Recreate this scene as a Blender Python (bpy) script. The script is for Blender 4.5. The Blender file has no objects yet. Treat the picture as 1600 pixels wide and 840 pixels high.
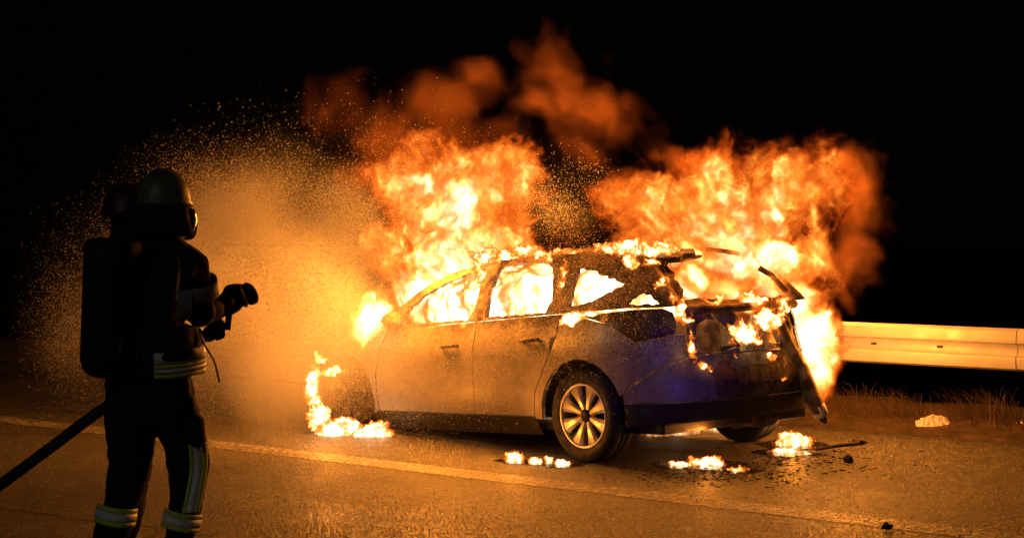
import bpy, bmesh, math, random
import numpy as np
from mathutils import Vector, Matrix, noise as mnoise
from mathutils.geometry import delaunay_2d_cdt

R = math.radians
sc = bpy.context.scene
col = sc.collection
random.seed(7)
rng = np.random.default_rng(11)

# ------------------------------------------------------------------ camera, night sky, fill light, exposure
FPX, CAM_H, CAM_P = 2592.6, 1.642, 0.030
cam = bpy.data.cameras.new('camera'); cam_o = bpy.data.objects.new('camera', cam); col.objects.link(cam_o)
cam.sensor_width = 36.0; cam.lens = FPX / 1600 * 36; cam.clip_end = 2000
cam_o.location = (0, 0, CAM_H); cam_o.rotation_euler = (math.pi / 2 - CAM_P, 0, 0)
sc.camera = cam_o

SUN_EL, SUN_AZ = R(24), R(200)          # weak fill light added behind the camera to lift the reflective bands
world = bpy.data.worlds.new('World'); sc.world = world; world.use_nodes = True
wn = world.node_tree.nodes; wl = world.node_tree.links
sky = wn.new('ShaderNodeTexSky'); sky.sky_type = 'NISHITA'; sky.sun_disc = False
sky.sun_elevation = SUN_EL; sky.sun_rotation = SUN_AZ
wl.new(sky.outputs[0], wn['Background'].inputs[0]); wn['Background'].inputs[1].default_value = 0.0002

sun = bpy.data.lights.new('fill_sun', 'SUN'); sun.energy = 0.085; sun.angle = R(3); sun.color = (1.0, 0.94, 0.86)
sun_o = bpy.data.objects.new('fill_sun', sun); col.objects.link(sun_o)
sd = Vector((math.sin(SUN_AZ) * math.cos(SUN_EL), math.cos(SUN_AZ) * math.cos(SUN_EL), math.sin(SUN_EL)))
sun_o.rotation_euler = sd.to_track_quat('Z', 'Y').to_euler()

vs = sc.view_settings
vs.view_transform = 'Standard'; vs.look = 'None'; vs.gamma = 1.0; vs.exposure = 0.0; vs.use_curve_mapping = False
cy = sc.cycles
cy.use_adaptive_sampling = True; cy.adaptive_threshold = 0.015
cy.max_bounces = 4; cy.diffuse_bounces = 2; cy.glossy_bounces = 2; cy.transmission_bounces = 2
cy.transparent_max_bounces = 24; cy.volume_bounces = 1
cy.sample_clamp_indirect = 3.0; cy.use_denoising = True
cy.caustics_reflective = False; cy.caustics_refractive = False

# ------------------------------------------------------------------ pixel helpers (photo pixels, 1600 x 840)
def ray(px, py):
    u = (px - 800) / FPX; v = (420 - py) / FPX
    c, s = math.cos(CAM_P), math.sin(CAM_P)
    return Vector((u, c + v * s, v * c - s))
def at(px, py, Y):                       # the point of that pixel's ray at depth Y
    d = ray(px, py); return Vector((0, 0, CAM_H)) + d * (Y / d.y)
def on_ground(px, py, z=0.0):
    d = ray(px, py); return Vector((0, 0, CAM_H)) + d * ((z - CAM_H) / d.z)

# ------------------------------------------------------------------ node helper
class NT:
    def __init__(s, nt): s.nt = nt
    def n(s, t, props=None, **ins):
        nd = s.nt.nodes.new(t)
        for k, v in (props or {}).items(): setattr(nd, k, v)
        for k, v in ins.items():
            k = int(k[1:]) if k[0] == 'i' and k[1:].isdigit() else k.replace('_', ' ')
            sock = nd.inputs[k]
            if hasattr(v, 'is_output'): s.nt.links.new(v, sock)
            else: sock.default_value = v
        return nd
    def m(s, op, a, b=0.0, c=0.0, clamp=False):
        return s.n('ShaderNodeMath', {'operation': op, 'use_clamp': clamp}, i0=a, i1=b, i2=c).outputs[0]
    def v(s, op, a, b=(0, 0, 0), scale=None):
        nd = s.n('ShaderNodeVectorMath', {'operation': op}, i0=a, i1=b)
        if scale is not None:
            if hasattr(scale, 'is_output'): s.nt.links.new(scale, nd.inputs['Scale'])
            else: nd.inputs['Scale'].default_value = scale
        return nd.outputs['Value' if op in ('LENGTH', 'DOT_PRODUCT', 'DISTANCE') else 'Vector']
    def mr(s, x, a, b, c=0.0, d=1.0, smooth=True):
        return s.n('ShaderNodeMapRange', {'interpolation_type': 'SMOOTHSTEP' if smooth else 'LINEAR'}, i0=x, i1=a, i2=b, i3=c, i4=d).outputs[0]
    def noise(s, vec, scale, detail=2.0, rough=0.5, out=0, dist=0.0):
        return s.n('ShaderNodeTexNoise', None, Vector=vec, Scale=scale, Detail=detail, Roughness=rough, Distortion=dist).outputs[out]
    def mix(s, f, a, b):
        nd = s.n('ShaderNodeMix', {'data_type': 'RGBA'})
        for k, x in ((0, f), (6, a), (7, b)):
            if hasattr(x, 'is_output'): s.nt.links.new(x, nd.inputs[k])
            else: nd.inputs[k].default_value = x if k == 0 else (*x, 1) if len(x) == 3 else x
        return nd.outputs[2]

def new_mat(name):
    m = bpy.data.materials.new(name); m.use_nodes = True; m.node_tree.nodes.clear()
    t = NT(m.node_tree); out = m.node_tree.nodes.new('ShaderNodeOutputMaterial')
    return m, t, out
def pbr(name, base, rough=0.5, metal=0.0, var=0.25, scale=8.0, bump=0.0, bscale=60.0, dark=None, spec=0.5):
    m, t, out = new_mat(name)
    o = t.n('ShaderNodeTexCoord').outputs['Object']
    f = t.noise(o, scale, 4, .6)
    d = dark or tuple(c * (1 - var) for c in base)
    c = t.mix(t.mr(f, .35, .65), d, base)
    b = t.n('ShaderNodeBsdfPrincipled', None, Base_Color=c, Roughness=t.mr(t.noise(o, scale * 2.3, 3), .3, .7, rough * .8, min(1, rough * 1.2)), Metallic=metal)
    b.inputs['Specular IOR Level'].default_value = spec
    if bump:
        bm_ = t.n('ShaderNodeBump', None, Height=t.noise(o, bscale, 3, .6), Strength=bump, Distance=.01)
        m.node_tree.links.new(bm_.outputs[0], b.inputs['Normal'])
    m.node_tree.links.new(b.outputs[0], out.inputs[0])
    return m

M = {}
# ------------------------------------------------------------------ materials
def asphalt():
    m, t, out = new_mat('asphalt')
    o = t.n('ShaderNodeTexCoord').outputs['Object']
    big = t.noise(o, .35, 4, .6); mid = t.noise(o, 4.0, 4, .6); fine = t.noise(o, 13.0, 8, .92)
    vor = t.n('ShaderNodeTexVoronoi', {'feature': 'F1'}, Vector=o, Scale=110.0)
    stone = t.mr(vor.outputs['Distance'], .0, .55, 1, 0)
    c = t.mix(t.mr(big, .3, .7), (.040, .038, .036), (.066, .063, .060))
    c = t.mix(t.m('MULTIPLY', t.mr(mid, .45, .75), .5), c, (.03, .029, .028))
    c = t.mix(t.m('MULTIPLY', t.mr(fine, .52, .60), .9), c, (.22, .21, .195))
    c = t.mix(t.m('MULTIPLY', t.mr(fine, .40, .49, 1, 0), .85), c, (.016, .015, .014))
    c = t.mix(t.mr(t.noise(o, .9, 5, .7), .52, .62, 0, .55), c, (.022, .021, .02))
    h = t.m('ADD', t.m('MULTIPLY', stone, .5), t.m('MULTIPLY', fine, 1.6))
    bp = t.n('ShaderNodeBump', None, Height=h, Strength=1.0, Distance=.014)
    b = t.n('ShaderNodeBsdfPrincipled', None, Base_Color=c, Roughness=t.mr(big, .38, .62, .28, .60), Normal=bp.outputs[0])
    m.node_tree.links.new(b.outputs[0], out.inputs[0]); return m
M['asphalt'] = asphalt()
def linepaint():
    m, t, out = new_mat('line_paint')
    o = t.n('ShaderNodeTexCoord').outputs['Object']
    vor = t.n('ShaderNodeTexVoronoi', {'feature': 'F1'}, Vector=o, Scale=24.0)
    dots = t.mr(vor.outputs['Distance'], .42, .62, 1, 0)
    wear = t.noise(o, 2.2, 4, .65); wear2 = t.noise(o, 90, 2, .6)
    c = t.mix(t.m('MULTIPLY', t.mr(wear, .35, .65), t.mr(wear2, .35, .6)), (.10, .097, .093), (.44, .425, .40))
    c = t.mix(dots, (.085, .08, .076), c)
    bp = t.n('ShaderNodeBump', None, Height=dots, Strength=.9, Distance=.006)
    b = t.n('ShaderNodeBsdfPrincipled', None, Base_Color=c, Roughness=.55, Normal=bp.outputs[0])
    m.node_tree.links.new(b.outputs[0], out.inputs[0]); return m
M['line'] = linepaint()
M['grit'] = pbr('stone_grit', (.26, .25, .23), .5, dark=(.02, .019, .018), scale=60)
M['crack'] = pbr('crack_fill', (.012, .012, .012), .8)
M['soil'] = pbr('verge_soil', (.075, .048, .03), .95, var=.55, scale=5, bump=1.0, bscale=30)
M['field'] = pbr('dark_field', (.024, .022, .018), 1.0, var=.1, scale=.05, spec=0.0)
M['galv'] = pbr('galvanised_steel', (.50, .49, .47), .5, .15, var=.12, scale=6)
M['galv_dark'] = pbr('bolt_steel', (.06, .055, .05), .6, .5)
M['grass'] = pbr('dry_grass', (.11, .07, .035), .9, var=.5, scale=3)
M['trash'] = pbr('white_plastic_film', (.75, .72, .68), .6, var=.15, scale=20)

CAR_O = Vector((1.15, 11.731, 0.0)); YAW, PIT = 2.306, -0.064
fw = Vector((math.cos(YAW) * math.cos(PIT), math.sin(YAW) * math.cos(PIT), math.sin(PIT)))
lf = Vector((-math.sin(YAW), math.cos(YAW), 0)); upv = fw.cross(lf)
CM = Matrix(((fw.x, lf.x, upv.x, CAR_O.x), (fw.y, lf.y, upv.y, CAR_O.y), (fw.z, lf.z, upv.z, CAR_O.z), (0, 0, 0, 1)))
def car(x, y, z): return CM @ Vector((x, y, z))

def paint():
    m, t, out = new_mat('scorched_silver_paint')
    o = t.n('ShaderNodeTexCoord').outputs['Object']
    sp = t.n('ShaderNodeSeparateXYZ', None, Vector=o)
    x, z = sp.outputs[0], sp.outputs[2]
    n1 = t.noise(o, 2.6, 5, .62); n2 = t.noise(o, 14, 4, .6); n3 = t.noise(o, 55, 3, .6)
    # scorched band below the burnt-out windows and on the burnt rear, ragged lower edge
    s = t.m('ADD', z, t.m('MULTIPLY', t.m('SUBTRACT', n1, .5), .55))
    s = t.m('ADD', s, t.m('MULTIPLY', t.m('SUBTRACT', n2, .5), .18))
    soot = t.mr(s, .84, 1.04)
    blister = t.m('MULTIPLY', t.mr(n3, .50, .62), t.mr(s, .45, .9))
    bx = t.m('SUBTRACT', 1.0, t.m('MULTIPLY', t.m('ABSOLUTE', t.m('SUBTRACT', x, .55)), 2.2), clamp=True)
    bz = t.mr(z, .55, .95)
    patch = t.m('MULTIPLY', t.m('MULTIPLY', bx, bz), t.mr(n1, .35, .6))
    soot = t.m('MAXIMUM', soot, t.m('MULTIPLY', patch, t.mr(n2, .3, .55)))
    rear = t.m('MULTIPLY', t.mr(x, -.70, -.80), t.mr(t.m('ADD', n1, t.m('MULTIPLY', t.m('SUBTRACT', n2, .5), .6)), .38, .56))
    soot = t.m('MAXIMUM', soot, rear)
    soot = t.m('MAXIMUM', soot, t.m('MULTIPLY', blister, .8))
    c = t.mix(t.mr(n2, .3, .7), (.22, .19, .155), (.31, .275, .23))
    c = t.mix(t.m('MULTIPLY', t.mr(z, .25, .5, 1, 0), .5), c, (.20, .17, .14))
    c = t.mix(soot, c, t.mix(t.mr(n2, .4, .65), (.022, .018, .015), (.14, .075, .04)))
    b = t.n('ShaderNodeBsdfPrincipled', None, Base_Color=c, Roughness=t.mr(soot, 0, 1, .46, .9), Metallic=t.mr(soot, 0, 1, .15, .0))
    b.inputs['Coat Weight'].default_value = .08; b.inputs['Coat Roughness'].default_value = .15
    bp = t.n('ShaderNodeBump', None, Height=n3, Strength=t.mr(soot, 0, 1, .03, .5), Distance=.006)
    m.node_tree.links.new(bp.outputs[0], b.inputs['Normal'])
    m.node_tree.links.new(b.outputs[0], out.inputs[0]); return m
M['paint'] = paint()
M['char'] = pbr('charred_metal', (.17, .10, .06), .85, .1, dark=(.03, .02, .015), scale=9, bump=.6, bscale=50)
M['charpale'] = pbr('burnt_pale_metal', (.34, .25, .19), .7, .2, dark=(.06, .04, .03), scale=11, bump=.6, bscale=60)
M['black'] = pbr('black_plastic', (.022, .02, .019), .55, bump=.2, bscale=120)
M['tyre'] = pbr('tyre_rubber', (.020, .019, .019), .8, bump=.3, bscale=80)
M['alloy'] = pbr('alloy_rim', (.48, .46, .44), .34, .5, var=.2, scale=25)
M['lens'] = pbr('melted_red_lens', (.055, .010, .010), .4, dark=(.018, .010, .010), scale=14, bump=.4, bscale=30)
M['gear'] = pbr('navy_turnout_cloth', (.026, .025, .030), .9, bump=.5, bscale=30, spec=.15)
M['helmet'] = pbr('helmet_shell', (.10, .125, .075), .5, scale=10)
M['redhelmet'] = pbr('dark_red_helmet', (.045, .014, .011), .5, scale=10)
M['rubber'] = pbr('black_rubber', (.012, .012, .012), .6, spec=.25)
M['bandy'] = pbr('fluorescent_yellow_tape', (.62, .80, .08), .6, scale=40)
M['bands'] = pbr('silver_reflective_tape', (.82, .84, .84), .5, .0, scale=60)
M['bandd'] = pbr('shaded_reflective_tape', (.20, .19, .20), .6, scale=40)  # darkened copy of the silver tape: weaker light higher up is in its colour
M['glove'] = pbr('leather_glove', (.05, .035, .028), .75, scale=30, bump=.4)
M['visor'] = pbr('mask_visor', (.10, .09, .08), .15)
M['fuel'] = pbr('molten_residue', (.018, .015, .012), .18, var=.4, scale=12, bump=.25, bscale=25)
M['hose'] = pbr('hose_jacket', (.030, .026, .024), .8, bump=.5, bscale=200)
M['debris'] = pbr('charred_debris', (.03, .024, .02), .85, bump=.5)

# ------------------------------------------------------------------ object helpers
def link(o): col.objects.link(o); return o
def tag(o, label=None, cat=None, group=None, kind=None):
    if label: o['label'] = label
    if cat: o['category'] = cat
    if group: o['group'] = group
    if kind: o['kind'] = kind
    return o
def empty(name, loc=(0, 0, 0), mat=None):
    o = link(bpy.data.objects.new(name, None)); o.empty_display_size = .1
    if mat is not None: o.matrix_world = mat
    else: o.location = loc
    return o
def mobj(name, verts, faces, mat, parent=None, smooth=True):
    me = bpy.data.meshes.new(name); me.from_pydata([tuple(v) for v in verts], [], faces); me.materials.append(mat)
    if smooth: me.shade_smooth()
    o = link(bpy.data.objects.new(name, me))
    if parent: o.parent = parent
    return o
def bobj(name, bm, mat, parent=None, smooth=False):
    bmesh.ops.recalc_face_normals(bm, faces=bm.faces[:])
    me = bpy.data.meshes.new(name); bm.to_mesh(me); bm.free(); me.materials.append(mat)
    if smooth: me.shade_smooth()
    o = link(bpy.data.objects.new(name, me))
    if parent: o.parent = parent
    return o
def box_bm(c, s, rot=None, bevel=0.0):
    bm = bmesh.new(); bmesh.ops.create_cube(bm, size=1)
    bmesh.ops.scale(bm, vec=s, verts=bm.verts)
    if bevel: bmesh.ops.bevel(bm, geom=bm.edges[:], offset=bevel, segments=2, affect='EDGES', profile=.6)
    if rot is not None: bmesh.ops.rotate(bm, matrix=rot, verts=bm.verts)
    bmesh.ops.translate(bm, vec=c, verts=bm.verts); return bm
def tube(pts, rad, seg=10, closed_ends=True):
    """verts, faces of a tube along pts; rad is a number, or a list of numbers or (a, b) pairs"""
    pts = [Vector(p) for p in pts]; n = len(pts); V, F = [], []
    rad = rad if isinstance(rad, (list, tuple)) else [rad] * n
    prev = None
    for i, p in enumerate(pts):
        tdir = (pts[min(i + 1, n - 1)] - pts[max(i - 1, 0)]).normalized()
        if prev is None:
            a = tdir.orthogonal().normalized() if abs(tdir.z) > .95 else tdir.cross(Vector((0, 0, 1))).normalized()
        else: a = (prev - tdir * prev.dot(tdir)).normalized()
        prev = a; b = tdir.cross(a)
        ra, rb = rad[i] if isinstance(rad[i], (tuple, list)) else (rad[i], rad[i])
        for k in range(seg):
            th = 2 * math.pi * k / seg; V.append(p + a * (math.cos(th) * ra) + b * (math.sin(th) * rb))
    for i in range(n - 1):
        for k in range(seg):
            F.append((i * seg + k, i * seg + (k + 1) % seg, (i + 1) * seg + (k + 1) % seg, (i + 1) * seg + k))
    if closed_ends:
        F.append(tuple(range(seg))[::-1]); F.append(tuple((n - 1) * seg + k for k in range(seg)))
    return V, F
def smooth_path(pts, n=8):
    P = [Vector(p) for p in pts]; out = []
    for i in range(len(P) - 1):
        p0, p1, p2, p3 = P[max(i - 1, 0)], P[i], P[i + 1], P[min(i + 2, len(P) - 1)]
        for k in range(n):
            t = k / n
            out.append(.5 * ((2 * p1) + (p2 - p0) * t + (2 * p0 - 5 * p1 + 4 * p2 - p3) * t * t + (3 * p1 - p0 - 3 * p2 + p3) * t ** 3))
    out.append(P[-1]); return out
def lathe_y(profile, seg=40):
    """spin a closed (radius, y) profile round the Y axis"""
    V, F = [], []; n = len(profile)
    for k in range(seg):
        th = 2 * math.pi * k / seg
        for r, y in profile: V.append((r * math.cos(th), y, r * math.sin(th)))
    for k in range(seg):
        k2 = (k + 1) % seg
        for i in range(n):
            i2 = (i + 1) % n
            F.append((k * n + i, k * n + i2, k2 * n + i2, k2 * n + i))
    return V, F
def evaluated(o):
    dg = bpy.context.evaluated_depsgraph_get(); dg.update()
    return bpy.data.meshes.new_from_object(o.evaluated_get(dg))

# ================================================================== THE SETTING
AL = Vector((.8, -.6, 0)); NO = Vector((.6, .8, 0))          # along the road, and away across it
def rd(a, n, z=0.0): return AL * a + NO * n + Vector((0, 0, z))
def sheet(name, a0, a1, n0, n1, z, mat, kind='structure'):
    return tag(mobj(name, [rd(a0, n0, z), rd(a1, n0, z), rd(a1, n1, z), rd(a0, n1, z)], [(0, 1, 2, 3)], mat, smooth=False), kind=kind)
sheet('ground', -900, 900, -900, 900, -8.0, M['field'])
sheet('road', -300, 300, -30, 12.02, 0.0, M['asphalt'])
ln = sheet('edge_line_marking', -300, 300, 8.22, 8.49, .003, M['line'])
V, F = [], []
for k in range(49):
    th = R(-120 + 240 * k / 48)
    for z in (-12, 60, 180): V.append((600 * math.sin(th), 600 * math.cos(th), z))
    if k:
        for j in (0, 1): F.append((3 * k - 3 + j, 3 * k + j, 3 * k + j + 1, 3 * k - 2 + j))
tag(mobj('sky', V, F, pbr('night_sky', (.02, .019, .02), 1.0, var=.05, scale=.01, spec=0.0)), kind='structure')
# crack in the near lane
cp = [on_ground(x, y) for x, y in ((-120, 782), (0, 795), (60, 801), (110, 810), (160, 816), (230, 822), (330, 838))]
V = []; F = []
for i, p in enumerate(smooth_path(cp, 6)):
    w = .006 + .005 * random.random(); q = Vector((random.uniform(-.008, .008), random.uniform(-.012, .012), .004))
    V += [p + q + Vector((0, -w, 0)), p + q + Vector((0, w * 2, 0))]
    if i: F.append((2 * i - 2, 2 * i, 2 * i + 1, 2 * i - 1))
tag(mobj('road_crack', V, F, M['crack'], smooth=False), kind='structure')
# raised, lumpy verge behind the rail
V, F = [], []; na, nn = 420, 40
for i in range(na + 1):
    for j in range(nn + 1):
        a = -70 + 110 * i / na; n = 11.93 + (j / nn) ** 2.2 * 26
        z = .03 + .06 * min(1, (n - 11.93) / .5) + .05 * mnoise.noise(Vector((a * 2.2, n * 2.2, 0))) + .03 * mnoise.noise(Vector((a * 7, n * 7, 3)))
        if n > 13.6: z -= min(8.2, (n - 13.6) ** 1.15 * .42)  # added drop, shaped so the firelight misses the field behind
        if j == 0: z = -.02; n += .06 * mnoise.noise(Vector((a * 3, 0, 0)))
        V.append(rd(a, n, z))
for i in range(na):
    for j in range(nn):
        k = i * (nn + 1) + j; F.append((k, k + nn + 1, k + nn + 2, k + 1))
tag(mobj('verge', V, F, M['soil']), kind='structure')

# ------------------------------------------------------------------ guard rail
def guard_rail():
    p0 = at(1310, 532, 12.99); a_ref = p0.dot(AL)
    root = empty('guard_rail', rd(a_ref, 11.84, 0))
    tag(root, 'galvanised steel guard rail with two ridges along the verge behind the burning car', 'guard rail')
    zc = p0.z
    prof = [(.155, -.035), (.15, .0), (.135, .028), (.065, .040), (.05, .036), (.042, .008), (.03, .0), (-.03, .0), (-.042, .008), (-.05, .036), (-.065, .040), (-.135, .028), (-.15, .0), (-.155, -.035)]
    n_of = 11.84 - a_ref * 0
    inv = root.matrix_world.translation
    bounds = [-2.6, 1.4, 5.4, 9.4]
    for s in range(len(bounds) - 1):
        V, F = [], []; a0, a1 = bounds[s], bounds[s + 1] + .06
        th = .004
        for a in (a0, a1):
            for side in (0, 1):
                for dz, dn in prof: V.append(AL * a + NO * (-dn + th * side + (.0045 if s % 2 else 0)) + Vector((0, 0, zc + dz)))
        m = len(prof)
        for i in range(m - 1):
            F.append((i, i + 1, 2 * m + i + 1, 2 * m + i)); F.append((m + i + 1, m + i, 3 * m + i, 3 * m + i + 1))
        F.append((0, 2 * m, 3 * m, m)); F.append((m - 1, 2 * m - 1, 4 * m - 1, 3 * m - 1))
        for k in (0, 2 * m):
            for i in range(m - 1): F.append((k + i, k + m + i, k + m + i + 1, k + i + 1))
        beam = mobj('rail_beam', V, F, M['galv'], root)
        md = beam.modifiers.new('b', 'EDGE_SPLIT'); md.split_angle = R(35)
    for a in [-1.6, 2.4, 6.4]:
        V, F = [], []
        sec = [(-.05, .03), (-.05, .12), (.05, .12), (.05, .03), (.043, .03), (.043, .113), (-.043, .113), (-.043, .03)]
        for z in (-.15, zc + .12):
            for da, dn in sec: V.append(AL * (a + da) + NO * (dn + .012) + Vector((0, 0, z)))
        for i in range(8): F.append((i, (i + 1) % 8, 8 + (i + 1) % 8, 8 + i))
        F += [(8, 9, 14, 15), (9, 10, 13, 14), (10, 11, 12, 13)]
        mobj('post', V, F, M['galv'], root, smooth=False)
    for a in (.07 + .27, .07 + .80, -1.2, -.7, 2.2, 2.7, 3.4, 3.9):
        bm = box_bm((0, 0, 0), (.042, .02, .018), None, .004)
        bmesh.ops.transform(bm, matrix=Matrix(((AL.x, NO.x, 0, 0), (AL.y, NO.y, 0, 0), (0, 0, 1, 0), (0, 0, 0, 1))), verts=bm.verts)
        bmesh.ops.translate(bm, vec=AL * a + NO * (-.004) + Vector((0, 0, zc)), verts=bm.verts)
        bobj('slot_bolt', bm, M['galv_dark'], root)
guard_rail()

# ================================================================== THE CAR
root = empty('burning_car', mat=CM)
tag(root, 'silver hatchback car burning with flames in every window, tailgate burnt open', 'car')

# plan outline of the lower body, left half, from the middle of the rear to the middle of the nose
plan = smooth_path([(-.845, 0, 0), (-.84, .22, 0), (-.812, .42, 0), (-.755, .60, 0), (-.645, .74, 0), (-.48, .835, 0), (-.25, .888, 0), (0, .905, 0), (.5, .908, 0), (1.2, .908, 0), (2.0, .906, 0), (2.5, .90, 0), (2.85, .88, 0), (3.1, .84, 0), (3.3, .74, 0), (3.42, .58, 0), (3.50, .32, 0), (3.52, 0, 0)], 10)
plan = np.array([(p.x, p.y) for p in plan])
arc = np.concatenate([[0], np.cumsum(np.hypot(*np.diff(plan, axis=0).T))])
k0 = int(np.argmin(np.abs(plan[:60 + 60, 0]) + (plan[:120, 1] < .5) * 9))
arc = arc - arc[k0]
UR, UF = float(arc[0]), float(arc[-1])           # u of the rear and front centre lines (UR < 0)
tang = np.gradient(plan, axis=0); tang /= np.linalg.norm(tang, axis=1)[:, None]
nrm = np.stack([-tang[:, 1], tang[:, 0]], 1)     # outward for a left half walked rear to front
if nrm[k0, 1] < 0: nrm = -nrm
ZS = [.12, .16, .22, .30, .42, .55, .68, .765, .79, .88, .97, 1.06, 1.14]
DS = [-.13, -.085, -.045, -.012, .0, .0, -.004, -.008, -.018, -.045, -.072, -.10, -.13]
DR = [-.20, -.15, -.10, -.045, .0, -.004, -.055, -.085, -.088, -.095, -.12, -.16, -.20]
DF = [-.16, -.12, -.07, -.02, .0, -.01, -.06, -.14, -.18, -.3, -.4, -.5, -.6]
def sm(a, b, x): t = min(1, max(0, (x - a) / (b - a))); return t * t * (3 - 2 * t)
def body(u, z, off=0.0):
    sg = 1
    if u < UR: u = 2 * UR - u; sg = -1
    if u > UF: u = 2 * UF - u; sg = -1
    x = np.interp(u, arc, plan[:, 0]); y = np.interp(u, arc, plan[:, 1])
    nx = np.interp(u, arc, nrm[:, 0]); ny = np.interp(u, arc, nrm[:, 1])
    ds = np.interp(z, ZS, DS)
    if u < 0: w = sm(-.45, -.85, -u * -1) if False else sm(.45, .85, -u); d = ds * (1 - w) + np.interp(z, ZS, DR) * w
    elif u > 2.9: w = sm(2.9, 3.3, u); d = ds * (1 - w) + np.interp(z, ZS, DF) * w
    else: d = ds
    for cx in (0, 2.648):                        # flared arch lips
        rr = math.hypot(u - cx, z - .33)
        if rr < .62: d += .018 * (1 - sm(.36, .60, rr))
    d += off
    return Vector((x + nx * d, sg * (y + ny * d), z))
def inside(p, poly):
    x, y = p; c = False; j = len(poly) - 1
    for i in range(len(poly)):
        xi, yi = poly[i]; xj, yj = poly[j]
        if (yi > y) != (yj > y) and x < (xj - xi) * (y - yi) / (yj - yi + 1e-12) + xi: c = not c
        j = i
    return c
def dens(poly, res):
    out = []
    for i in range(len(poly)):
        a, b = Vector(poly[i]), Vector(poly[(i + 1) % len(poly)]); n = max(1, int((b - a).length / res))
        out += [tuple(a + (b - a) * (k / n)) for k in range(n)]
    return out
def panel(name, poly, mat, parent, mapf=body, holes=(), th=.018, res=.06, jit=0.0, mirror=False, ragged=0.0):
    loops = [dens(poly, res)] + [[(a + ragged * random.uniform(-1, .6), b + ragged * random.uniform(-1, 1)) for a, b in dens(h, res * (.7 if not ragged else .45))] for h in holes]
    pts, edges = [], []
    for lp in loops:
        s = len(pts); pts += [Vector(p) for p in lp]; edges += [(s + i, s + (i + 1) % len(lp)) for i in range(len(lp))]
    xs = [p[0] for p in poly]; ys = [p[1] for p in poly]; bpts = np.array([tuple(p) for p in pts])
    gx = np.arange(min(xs), max(xs), res); gy = np.arange(min(ys), max(ys), res)
    for i, a in enumerate(gx):
        for b in gy:
            q = (a + (res / 2 if i % 2 else 0) * 0, b)
            if inside(q, loops[0]) and not any(inside(q, h) for h in loops[1:]) and np.min(np.hypot(bpts[:, 0] - q[0], bpts[:, 1] - q[1])) > res * .5:
                pts.append(Vector(q))
    vo, eo, fo, *_ = delaunay_2d_cdt(pts, edges, [], 0, 1e-6)
    tris = []
    for f in fo:
        c = sum((vo[i] for i in f), Vector((0, 0))) / len(f)
        if inside(c, loops[0]) and not any(inside(c, h) for h in loops[1:]): tris.append(tuple(f))
    used = sorted({i for f in tris for i in f}); idx = {v: k for k, v in enumerate(used)}; n = len(used)
    A = [mapf(vo[i][0], vo[i][1], (jit * mnoise.noise(Vector((vo[i][0] * 9, vo[i][1] * 9, 1))) if jit else 0)) for i in used]
    B = [mapf(vo[i][0], vo[i][1], -th) for i in used]
    V = A + B; F = []
    cnt = {}
    for f in tris:
        g = [idx[i] for i in f]; F.append(tuple(g)); F.append(tuple(k + n for k in g[::-1]))
        for i in range(3): e = (g[i], g[(i + 1) % 3]); cnt[tuple(sorted(e))] = cnt.get(tuple(sorted(e)), []) + [e]
    smooth_n = len(F)
    for k, es in cnt.items():
        if len(es) == 1:
            a, b = es[0]; s = len(V); V += [V[b], V[a], V[a + n], V[b + n]]; F.append((s, s + 1, s + 2, s + 3))
    if mirror: V = [Vector((v.x, -v.y, v.z)) for v in V]; F = [f[::-1] for f in F]
    # outward check on the first triangle
    o = mobj(name, V, F, mat, parent)
    me = o.data; c0 = sum(V[:n], Vector()) / n; ref = Vector((1.3, 0, .75))
    if sum((me.polygons[i].normal.dot(me.polygons[i].center - ref)) for i in range(0, smooth_n, 2)) < 0: me.flip_normals()
    for i in range(smooth_n, len(F)): me.polygons[i].use_smooth = False
    return o
def belt(u): return .93 + (2.05 - u) * .0415 if u > -.3 else 1.0275
def circ(cx, cz, r, a0, a1, n=14): return [(cx + r * math.cos(R(a0 + (a1 - a0) * k / n)), cz + r * math.sin(R(a0 + (a1 - a0) * k / n))) for k in range(n + 1)]

G = .006
door_f = [(2.215, .31), (2.24, .60), (2.20, .80), (2.13, belt(2.13))] + [(u, belt(u)) for u in (1.8, 1.5, 1.2)] + [(1.115, belt(1.115)), (1.10, .70), (1.10, .31)]
rear_edge = [(.245, belt(.245)), (.25, .86), (.285, .74), (.36, .60), (.43, .48), (.455, .31)]
door_r = [(1.10 - G, .31), (1.10 - G, .70), (1.115 - G, belt(1.11))] + [(u, belt(u)) for u in (.9, .6, .4)] + [(u + G, z) for u, z in rear_edge]
arch_r = circ(0, .33, .372, -8, 188)
light_l = [(.02, .985), (-.18, 1.005), (-.40, 1.018), (-.66, 1.02), (-.755, .99), (-.775, .93), (-.755, .85), (-.60, .825), (-.46, .808), (-.40, .84), (-.30, .90), (-.15, .945)]
quarter = [(u - G, z) for u, z in rear_edge[::-1]]
quarter = [(.445, .29)] + [(.45, .31)] + [(u - G, z) for u, z in rear_edge[::-1][1:]] + [(.12, belt(.12)), (-.05, 1.01)] \
    + [(.03, .978)] + [(-.15, .938), (-.30, .892), (-.40, .832), (-.458, .80), (-.60, .817), (-.755, .842), (-.84, .85), (-.84, .70), (-.70, .665), (-.55, .60), (-.43, .53), (-.365, .46)] \
    + [(x, z) for x, z in circ(0, .33, .372, 160, 0)[::-1][::-1]] + [(.385, .29)]
fender = [(2.222 + G, .31), (2.247 + G, .60), (2.207 + G, .80), (2.16, .925), (2.45, .915), (2.8, .86), (3.08, .775), (3.10, .62), (3.06, .50)] + circ(2.648, .36, .378, 18, 190)
panel('front_door', door_f, M['paint'], root); panel('rear_door', door_r, M['paint'], root)
panel('quarter_panel', quarter, M['paint'], root)
panel('front_wing', fender, M['paint'], root)
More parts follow.
